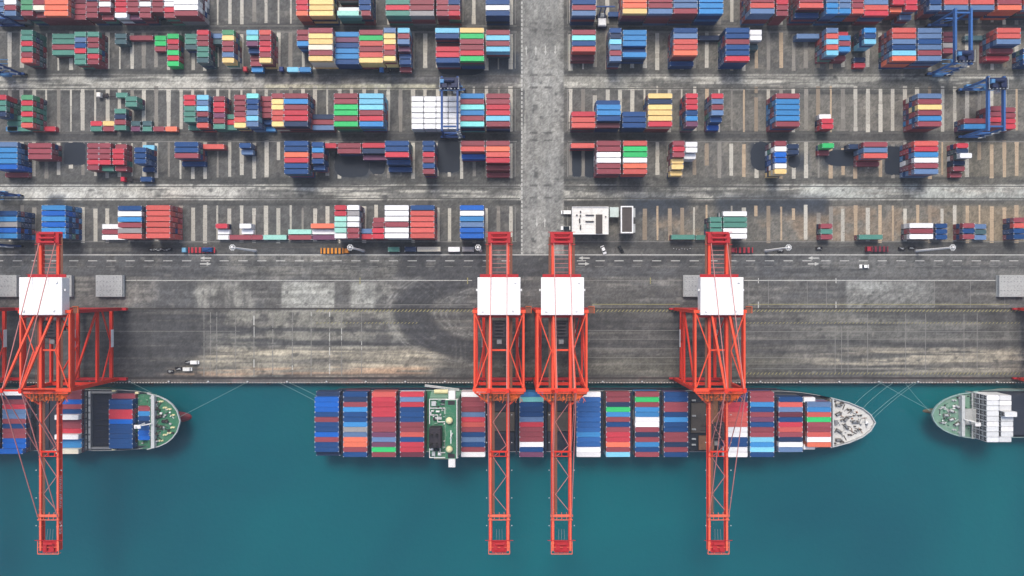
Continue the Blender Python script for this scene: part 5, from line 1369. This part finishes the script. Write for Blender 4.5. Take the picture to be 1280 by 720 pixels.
# lashing gear left on the apron and in the lane
def gear_bin(label, px, py, n, group):
    x, y = wx(px), wy(py)
    b = MB((x, y, 0))
    b.box(x - 1.6, x + 1.6, y - 0.8, y + 0.8, 0.02, 0.12); 
    for sx in (-1.55, 1.55): b.box(x + sx - 0.05, x + sx + 0.05, y - 0.8, y + 0.8, 0.12, 1.0)
    for sy in (-0.75, 0.75): b.box(x - 1.5, x + 1.5, y + sy - 0.05, y + sy + 0.05, 0.12, 0.95)
    for i in range(n):
        a = random.uniform(-.7, .7); u, v = random.uniform(-.8, .8), random.uniform(-.4, .4)
        b.beam((x + u - .6 * math.cos(a), y + v - .4 * math.sin(a), 0.6 + i * 0.06), (x + u + .6 * math.cos(a), y + v + .4 * math.sin(a), 0.7 + i * 0.06), 0.14, 0.12, 1)
    o = b.build('lashing_gear_bin', [M['dark'], M['lightgrey']])
    o.location = (x, y, 0)
    tag(o, label, 'gear bin', group)
    return o
gb = 'bins of lashing gear on the ground'
gear_bin('bin of lashing rods on the apron, left of the two white pickups', 224, 460.5, 9, gb)
gear_bin('bin of lashing rods farthest left on the apron near the cope', 214, 464, 9, gb)
gear_bin('bin of lashing rods beside the upper white pickup', 236, 452.5, 7, gb)
for i in range(6): gear_bin('dark gear bin in the row standing in the lane left of the pale-blue-cabbed truck', 191 + i * 4.2, 312.5 - (i % 2) * 0.8, 6, 'row of gear bins in the quay lane')
gear_bin('gear bin in the lane beside the light mast at the far right', 1139, 310, 8, gb)
gear_bin('gear bin left of the rightmost light mast base in the quay lane', 1126, 311, 8, gb)
gear_bin('gear bin in the lane right of the red flatbed near the right-hand light mast', 1023, 310.5, 8, gb)
gear_bin('gear bin at the foot of the light mast right of the lone crane', 975, 313, 8, gb)
# traffic posts in the lane
def post(px, py):
    x, y = wx(px), wy(py)
    b = MB((x, y, 0)); b.tube((x, y, 0.01), (x, y, 0.1), 0.42, n=8, mi=1); b.tube((x, y, 0.1), (x, y, 1.0), 0.24, 0.08, n=8)
    o = b.build('traffic_cone', [M['white'], M['dark']]); o.location = (x, y, 0)
    tag(o, 'pale traffic cone in the short row left of the lone crane', 'traffic cone', 'cones in the quay lane')
for i in range(7): post(842 + i * 3.4, 310.5 + (i % 3) * 0.8)
# lift truck with its mast up beside the blue container, top strip
x, y = wx(752.5, 3), wy(23, 3)
hd = empty('container_handler', (x, y, 0)); off = (x, y, 0)
tag(hd, 'white-topped container handler with a blue mast at the top edge right of the road', 'lift truck')
b = MB(off); b.cbox(x - 2.2, x + 2.2, y - 4.6, y + 2.6, 0.9, 2.4, 0.3); b.build('body', M['rtg_dark'], hd)
b = MB(off); b.cbox(x - 2.1, x + 2.1, y - 4.2, y - 0.2, 2.42, 4.2, 0.4); b.build('engine_cover', M['white'], hd)
b = MB(off); b.cbox(x - 1.0, x + 1.0, y + 0.2, y + 2.2, 2.42, 4.6, 0.2); b.build('cab', M['lightgrey'], hd)
b = MB(off)
for d in (-1.2, 1.2): b.box(x + d - 0.25, x + d + 0.25, y + 2.7, y + 3.3, 0.4, 11)
for z in (2, 6, 10.8): b.box(x - 1.5, x + 1.5, y + 2.62, y + 2.69, z, z + 0.4)
b.build('mast', M['rtg_blue'], hd)
b = MB(off); b.box(x - 6, x + 6, y + 3.4, y + 4.0, 8.6, 9.3); b.build('spreader', M['rtg_blue'], hd)
for dx in (-2.4, 2.4):
    for dy in (-3.2, 1.6):
        b = MB(off); b.tube((x + dx - 0.4, y + dy, 0.85), (x + dx + 0.4, y + dy, 0.85), 0.85, n=14); b.build('wheel', M['rubber'], hd)
lone('S', 767.5, 17.5, 'b', 0.03, 'short dark blue container on the ground beside the container handler')

# ------------------------------------------------------------------ high mast lights
def make_mast(x, y, H=30.0):
    root = empty('light_mast', (x, y, 0)); off = (x, y, 0)
    b = MB(off); b.tube((x, y, 0.4), (x, y, H), 0.62, 0.42, n=12); b.build('pole', M['white_roof'], root)
    b = MB(off); b.tube((x, y, 0), (x, y, 0.4), 1.1, 0.9, n=12); b.build('base', M['grey'], root)
    b = MB(off)
    for i in range(12):
        a0, a1 = 2 * math.pi * i / 12, 2 * math.pi * (i + 1) / 12
        b.beam((x + 1.25 * math.cos(a0), y + 1.25 * math.sin(a0), H - 0.3), (x + 1.25 * math.cos(a1), y + 1.25 * math.sin(a1), H - 0.3), 0.25, 0.25)
    for i in range(4):
        a0 = math.pi / 2 * i; b.beam((x, y, H - 0.2), (x + 1.25 * math.cos(a0), y + 1.25 * math.sin(a0), H - 0.3), 0.15)
    b.dome((x, y, H), 0.7, 0.8)
    b.build('head_ring', M['white'], root)
    for i in range(8):
        a = 2 * math.pi * (i + 0.5) / 8
        b = MB(off); b.cbox(x + 1.35 * math.cos(a) - 0.24, x + 1.35 * math.cos(a) + 0.24, y + 1.35 * math.sin(a) - 0.24, y + 1.35 * math.sin(a) + 0.24, H - 0.6, H - 0.15, 0.06); b.build('floodlight', M['lightgrey'], root)
    return root
mast0 = make_mast(0, 0)
for i, (px, lab) in enumerate(((290, 'tall white light mast in the quay lane right of the red trailer'), (437.5, 'tall white light mast in the quay lane right of the orange flatbed'),
                               (597.5, 'tall white light mast in the quay lane beside the stained grey container'), (986, 'tall white light mast in the quay lane right of the lone crane'),
                               (1191.5, 'tall white light mast in the quay lane near the right edge'))):
    o = mast0 if i == 0 else copy_tree(mast0)
    o.location = (wx(px, 30), 19.6, 0)
    tag(o, lab, 'light mast', 'high light masts along the quay lane')

# ------------------------------------------------------------------ stacked hatch covers on the apron
def cover_stack(label, px, n=3):
    h = n * 0.95; x, y = wx(px, h), wy(357.5, h)
    root = empty('hatch_cover_stack', (x, y, 0)); off = (x, y, 0)
    tag(root, label, 'hatch covers', 'ship hatch covers landed on the apron')
    for i in range(n):
        d = random.uniform(-.25, .25)
        b = MB(off)
        z0 = 0.05 + i * 0.95
        b.cbox(x - 7.0 + d, x + 7.0 + d, y - 5.7, y + 5.7, z0, z0 + 0.8, 0.12, 0)
        if i == n - 1:
            for a in range(8):
                for c_ in range(5):
                    if random.random() < 0.8:
                        xx = x - 6.1 + a * 1.72 + d; yy = y - 4.6 + c_ * 2.3
                        b.box(xx - 0.22, xx + 0.22, yy - 0.16, yy + 0.16, z0 + 0.801, z0 + 0.95, 1)
            for c_ in range(6): b.box(x - 6.7 + d, x + 6.7 + d, y - 5.3 + c_ * 2.12, y - 5.18 + c_ * 2.12, z0 + 0.801, z0 + 0.86, 0)
        else:
            for xx in (-6, 0, 6): b.box(x + xx - 0.2, x + xx + 0.2, y - 5.4, y + 5.4, z0 + 0.801, z0 + 0.945, 1)
        b.build('hatch_cover', [M['hatch_grey'], M['grey']], root)
cover_stack('stack of pale grey hatch covers at the left edge, left of the crane house', 4)
cover_stack('stack of grey hatch covers mostly hidden under the far left white crane house', 72)
cover_stack('stack of pale grey hatch covers right of the far left crane house', 136)
cover_stack('stack of grey hatch covers partly hidden by the lone crane house', 872)
cover_stack('stack of pale grey hatch covers at the right edge of the apron', 1266.5)

# ------------------------------------------------------------------ buildings beside the central road
h = 8.0
x0, x1, y0, y1 = wx(715, h), wx(760.5, h), wy(293, h), wy(258.5, h)
bd = empty('workshop_building', ((x0 + x1) / 2, (y0 + y1) / 2, 0)); off = ((x0 + x1) / 2, (y0 + y1) / 2, 0)
tag(bd, 'low workshop with a stained white flat roof and a dark strip, beside the central road', 'building')
b = MB(off); b.box(x0 + .3, x1 - .3, y0 + .3, y1 - .3, 0, 7.5); b.build('wall', M['wall_cream'], bd)
M['white_stained'] = paint('stained_white_roof', (236, 234, 228), rough=0.7, dirt=0.7, vary=0, scale=0.4, dirt_rgb=(190, 186, 176))
b = MB(off); b.box(x0, x1, y0, y1, 7.52, 8.0); 
for i in range(7): yy = y0 + 1.2 + i * 2.0; b.box(x0 + 0.4, x1 - 8.2, yy - 0.06, yy + 0.06, 8.001, 8.12)
roof = b.build('roof', M['white_stained'], bd)
b = MB(off)
for (xa, xb, ya, yb) in ((x0, x1, y1 - 0.3, y1), (x0, x1, y0, y0 + 0.3), (x0, x0 + 0.3, y0 + 0.31, y1 - 0.31), (x1 - 0.3, x1, y0 + 0.31, y1 - 0.31)): b.box(xa, xb, ya, yb, 8.001, 8.5)
b.build('parapet', M['white'], roof)
b = MB(off); b.box(wx(745, 9), wx(753, 9), y0 + 0.4, wy(268, 9), 8.002, 9.0); b.build('skylight', M['roof_dark'], roof)
b = MB(off)
for (px, py, a, c_) in ((737, 269, 2.2, .25), (737, 277, 2.2, .25), (725.5, 265, .3, .5), (725.5, 270, .3, .6), (724.5, 276, .3, 1.2), (725.5, 284, .3, 1.2), (721, 269, .4, .3), (757, 271, .3, .3)):
    xx, yy = wx(px, 8), wy(py, 8); b.box(xx - a, xx + a, yy - c_, yy + c_, 8.13, 8.7)
b.build('roof_vent', M['dark'], roof)
b = MB(off)
for i in range(4): b.box(x0 + 2 + i * 4.3, x0 + 5 + i * 4.3, y0 + 0.26, y0 + 0.297, 0.1, 4.2)
b.build('door', M['grey'], bd)
h = 5.0
x0c, x1c, y0c, y1c = wx(762.3, h), wx(773.5, h), wy(271.5, h), wy(259, h)
cn = empty('canopy', ((x0c + x1c) / 2, (y0c + y1c) / 2, 0)); off = cn.location[:]
tag(cn, 'pale green canopy between the white workshop and the dark roofed block', 'canopy')
b = MB(off); b.cbox(x0c, x1c, y0c, y1c, 4.7, 5.0, 0.1); b.build('canopy_roof', M['canopy'], cn)
for xx in (x0c + .3, x1c - .3):
    for yy in (y0c + .3, y1c - .3):
        b = MB(off); b.tube((xx, yy, 0), (xx, yy, 4.7), 0.12); b.build('post', M['lightgrey'], cn)
h = 9.0
x0, x1, y0, y1 = wx(776, h), wx(791.5, h), wy(291.5, h), wy(257.5, h)
b2 = empty('office_block', ((x0 + x1) / 2, (y0 + y1) / 2, 0)); off = b2.location[:]
tag(b2, 'narrow office block with dark flat roof and white parapet, right of the white workshop', 'building')
b = MB(off); b.box(x0 + .2, x1 - .2, y0 + .2, y1 - .2, 0, 8.3); b.build('wall', M['wall_cream'], b2)
b = MB(off); b.box(x0 + .6, x1 - .6, y0 + .6, y1 - .6, 8.32, 8.5)
for i in range(3): b.box((x0 + x1) / 2 - .5, (x0 + x1) / 2 + .5, y0 + 2 + i * 4, y0 + 2.5 + i * 4, 8.51, 8.8)
rf = b.build('roof', M['roof_dark'], b2)
b = MB(off)
for (xa, xb, ya, yb) in ((x0, x1, y1 - 0.6, y1), (x0, x1, y0, y0 + 0.6), (x0, x0 + 0.6, y0 + 0.61, y1 - 0.61), (x1 - 0.6, x1, y0 + 0.61, y1 - 0.61)): b.box(xa, xb, ya, yb, 8.31, 9.2)
b.build('parapet', M['white'], rf)
for ya, yb in ((y0 + 0.6, y0 + 5), (y1 - 5.4, y1 - 0.8)):
    b = MB(off); b.box(x1 - 0.19, x1 + 1.6, ya, yb, 5.0, 5.15); 
    for yy in (ya, yb): b.beam((x1, yy, 6), (x1 + 1.6, yy, 6), 0.12)
    b.beam((x1 + 1.6, ya, 6), (x1 + 1.6, yb, 6), 0.12); b.build('balcony', M['lightgrey'], b2)
for i in range(4):
    b = MB(off); b.box(x0 + 0.14, x0 + 0.195, y0 + 1.5 + i * 3, y0 + 3.2 + i * 3, 2, 3.6); b.build('window', M['glass'], b2)

# ------------------------------------------------------------------ bollards, fenders, gangway, mooring lines
boll_px = [15 + 49.2 * i for i in range(26)]
b = MB(); b.tube((0, 0, 0.01), (0, 0, 0.12), 0.62, n=12, mi=1); b.tube((0, 0, 0.12), (0, 0, 0.7), 0.34, 0.30, n=12); b.tube((0, 0, 0.7), (0, 0, 0.95), 0.42, 0.5, n=12); b.dome((0, 0, 0.95), 0.5, 0.4, n=12, m=3)
bol = b.build('mooring_bollard', [M['lightgrey'], M['dark']])
ordn = lambda i: ORD[i] if i < len(ORD) else 'last'
for i, px in enumerate(boll_px):
    o = bol if i == 0 else bol.copy()
    if i: COL.objects.link(o)
    o.location = (wx(px), QUAY_Y + 0.95, 0)
    tag(o, ('pale mooring bollard on the quay edge, %s from the left' % ordn(i + 1)) if i < 13 else ('pale mooring bollard on the quay edge, %s from the right' % ordn(26 - i)), 'bollard', 'mooring bollards along the quay edge')
b = MB(); b.box(-0.7, 0.7, -0.75, -0.3, -3.2, -1.0, 0); b.box(-0.6, 0.6, -0.298, -0.01, -2.8, -1.2, 1)
fen = b.build('fender', [M['rubber'], M['dark']])
for i in range(27):
    o = fen if i == 0 else fen.copy()
    if i: COL.objects.link(o)
    o.location = (wx(-10 + 49.2 * i), QUAY_Y, 0)
    tag(o, 'black rubber fender on the quay wall below the white cope dashes', 'fender', 'rubber fenders along the quay wall')
gw = empty('gangway', (wx(552, 4), wy(484.5, 4), 0)); off = gw.location[:]
tag(gw, 'white accommodation ladder lying along the quay beside the green bridge block', 'gangway')
p, q_ = Vector((wx(531, 4), wy(481.8, 4), 3.2)), Vector((wx(574, 8), wy(487.2, 8), 7.5))
b = MB(off); b.beam(p, q_, 0.9, 0.15); b.build('steps', M['lightgrey'], gw)
for d in (-0.45, 0.45):
    b = MB(off); b.beam(p + Vector((0, d, 0.9)), q_ + Vector((0, d, 0.9)), 0.14); b.build('handrail', M['white'], gw)
def rope(label, p, q, sag=1.0, r=0.075):
    p, q = Vector(p), Vector(q)
    root_off = (p.x, p.y, 0)
    b = MB(root_off); pts = []
    for i in range(13):
        t = i / 12; c = p.lerp(q, t); c.z -= sag * 4 * t * (1 - t); pts.append(c)
    for a, c in zip(pts, pts[1:]): b.tube(a, c, r, n=6)
    o = b.build('mooring_rope', M['rope']); o.location = root_off
    tag(o, label, 'rope', 'mooring ropes from ship to quay')
def bp_(i): return (wx(boll_px[i]), QUAY_Y + 0.8, 0.7)
tipM = (184.5, YM, 9.0)
rope('mooring rope from the pale bow tip to the quay, long outer one of the pair', (185, YM + 1.5, 9), bp_(23), 1.5)
rope('mooring rope from the pale bow tip to the quay, inner one of the pair', (184, YM + 3, 9), (wx(boll_px[23]) - 1.6, QUAY_Y + 0.8, 0.7), 1.5)
rope('upper mooring rope slanting from the pale bow shoulder to the quay', (176, YM + 9.2, 9), (wx(boll_px[22]) + 2, QUAY_Y + 0.8, 0.7), 1.5)
rope('short mooring rope from the pale bow flank toward the quay', (180, YM + 7, 9), (wx(boll_px[22]) + 8, QUAY_Y + 0.4, 0.4), 1.5)
rope('mooring rope from the pale green bow at right up to the left along the quay', (217.5, YR + 1.5, 8.5), bp_(22), 1.2)
rope('mooring rope from the pale green bow at right, lower faint one', (217.8, YR - 0.5, 8.5), (wx(boll_px[22]) + 14, QUAY_Y + 0.4, 0.3), 1.6)
rope('mooring rope from the green bow at left to the quay right of it', (-171.8, YL + 2, 8.6), bp_(6), 1.2)
rope('mooring rope from the green bow shoulder at left back to the quay', (-178, YL + 10.6, 8.6), (wx(boll_px[3]), QUAY_Y + 0.8, 0.7), 0.8)
rope('mooring rope from the stern of the middle ship to the quay, upper one', (-97.5, YM + 11, 5), bp_(7), 1.0)
rope('mooring rope from the stern of the middle ship to the quay, lower one', (-97.8, YM + 8, 5), (wx(boll_px[6]) + 16, QUAY_Y + 0.5, 0.4), 1.0)

# ------------------------------------------------------------------ link the containers
lane = [c for c in BOXES if c['group'] == 'containers along the lanes']
others = [c for c in BOXES if c['top'] and c['label'] and c['group'] != 'containers along the lanes']
others.sort(key=visible_area, reverse=True)
single = lane + others[:300 - len(lane)]
ids = set(id(c) for c in single)
for c in single:
    o = bpy.data.objects.new('shipping_container', cmesh(c['kind'], c['c']))
    o.location = (c['x'], c['y'], c['z'])
    o.rotation_euler = (0, 0, (math.pi if c['flip'] else 0) + random.uniform(-.004, .004))
    COL.objects.link(o)
    tag(o, c['label'], 'container', c['group'])
rest = [c for c in BOXES if id(c) not in ids]
VS, FL, FS, MI = [], [], [], []
nv = 0
for c in rest:
    v, f, mi = TPL[c['kind']]
    w = v * np.array([-1, -1, 1]) if c['flip'] else v
    VS.append(w + np.array([c['x'], c['y'], c['z']]))
    FS.append(np.array(f) + nv)
    ci = KEYS.index(c['c'])
    MI.append(np.where(np.array(mi) == 0, ci, len(KEYS) + np.maximum(0, np.array(mi) - 1)))
    nv += len(v)
VS = np.concatenate(VS); FS = np.concatenate(FS); MI = np.concatenate(MI)
me = bpy.data.meshes.new('stacked_containers')
me.vertices.add(len(VS)); me.vertices.foreach_set('co', VS.astype(np.float32).ravel())
me.loops.add(FS.size); me.loops.foreach_set('vertex_index', FS.astype(np.int32).ravel())
me.polygons.add(len(FS)); me.polygons.foreach_set('loop_start', np.arange(0, FS.size, 4, dtype=np.int32))
for k_ in KEYS: me.materials.append(PMAT_I[k_])
me.materials.append(M['casting']); me.materials.append(M['dark'])
me.polygons.foreach_set('material_index', MI.astype(np.int32))
me.update(calc_edges=True)
me.shade_flat()
o = bpy.data.objects.new('stacked_containers', me); COL.objects.link(o)
tag(o, 'the many other coloured shipping containers stacked in the yard and on the ships', 'containers', kind='stuff')
print('containers', len(BOXES), 'single', len(single), 'min area', min(visible_area(c) for c in single))

# ------------------------------------------------------------------ thin harbour haze
hm = bpy.data.materials.new('thin_haze'); hm.use_nodes = True
ht = hm.node_tree; ht.nodes.remove(ht.nodes['Principled BSDF'])
pv = ht.nodes.new('ShaderNodeVolumePrincipled')
pv.inputs['Color'].default_value = (0.86, 0.93, 1.0, 1.0); pv.inputs['Density'].default_value = HAZE
ht.links.new(pv.outputs['Volume'], ht.nodes['Material Output'].inputs['Volume'])
b = MB(); b.box(-6200, 6200, -6200, 6200, -11, 372)
tag(b.build('haze', hm), kind='stuff')
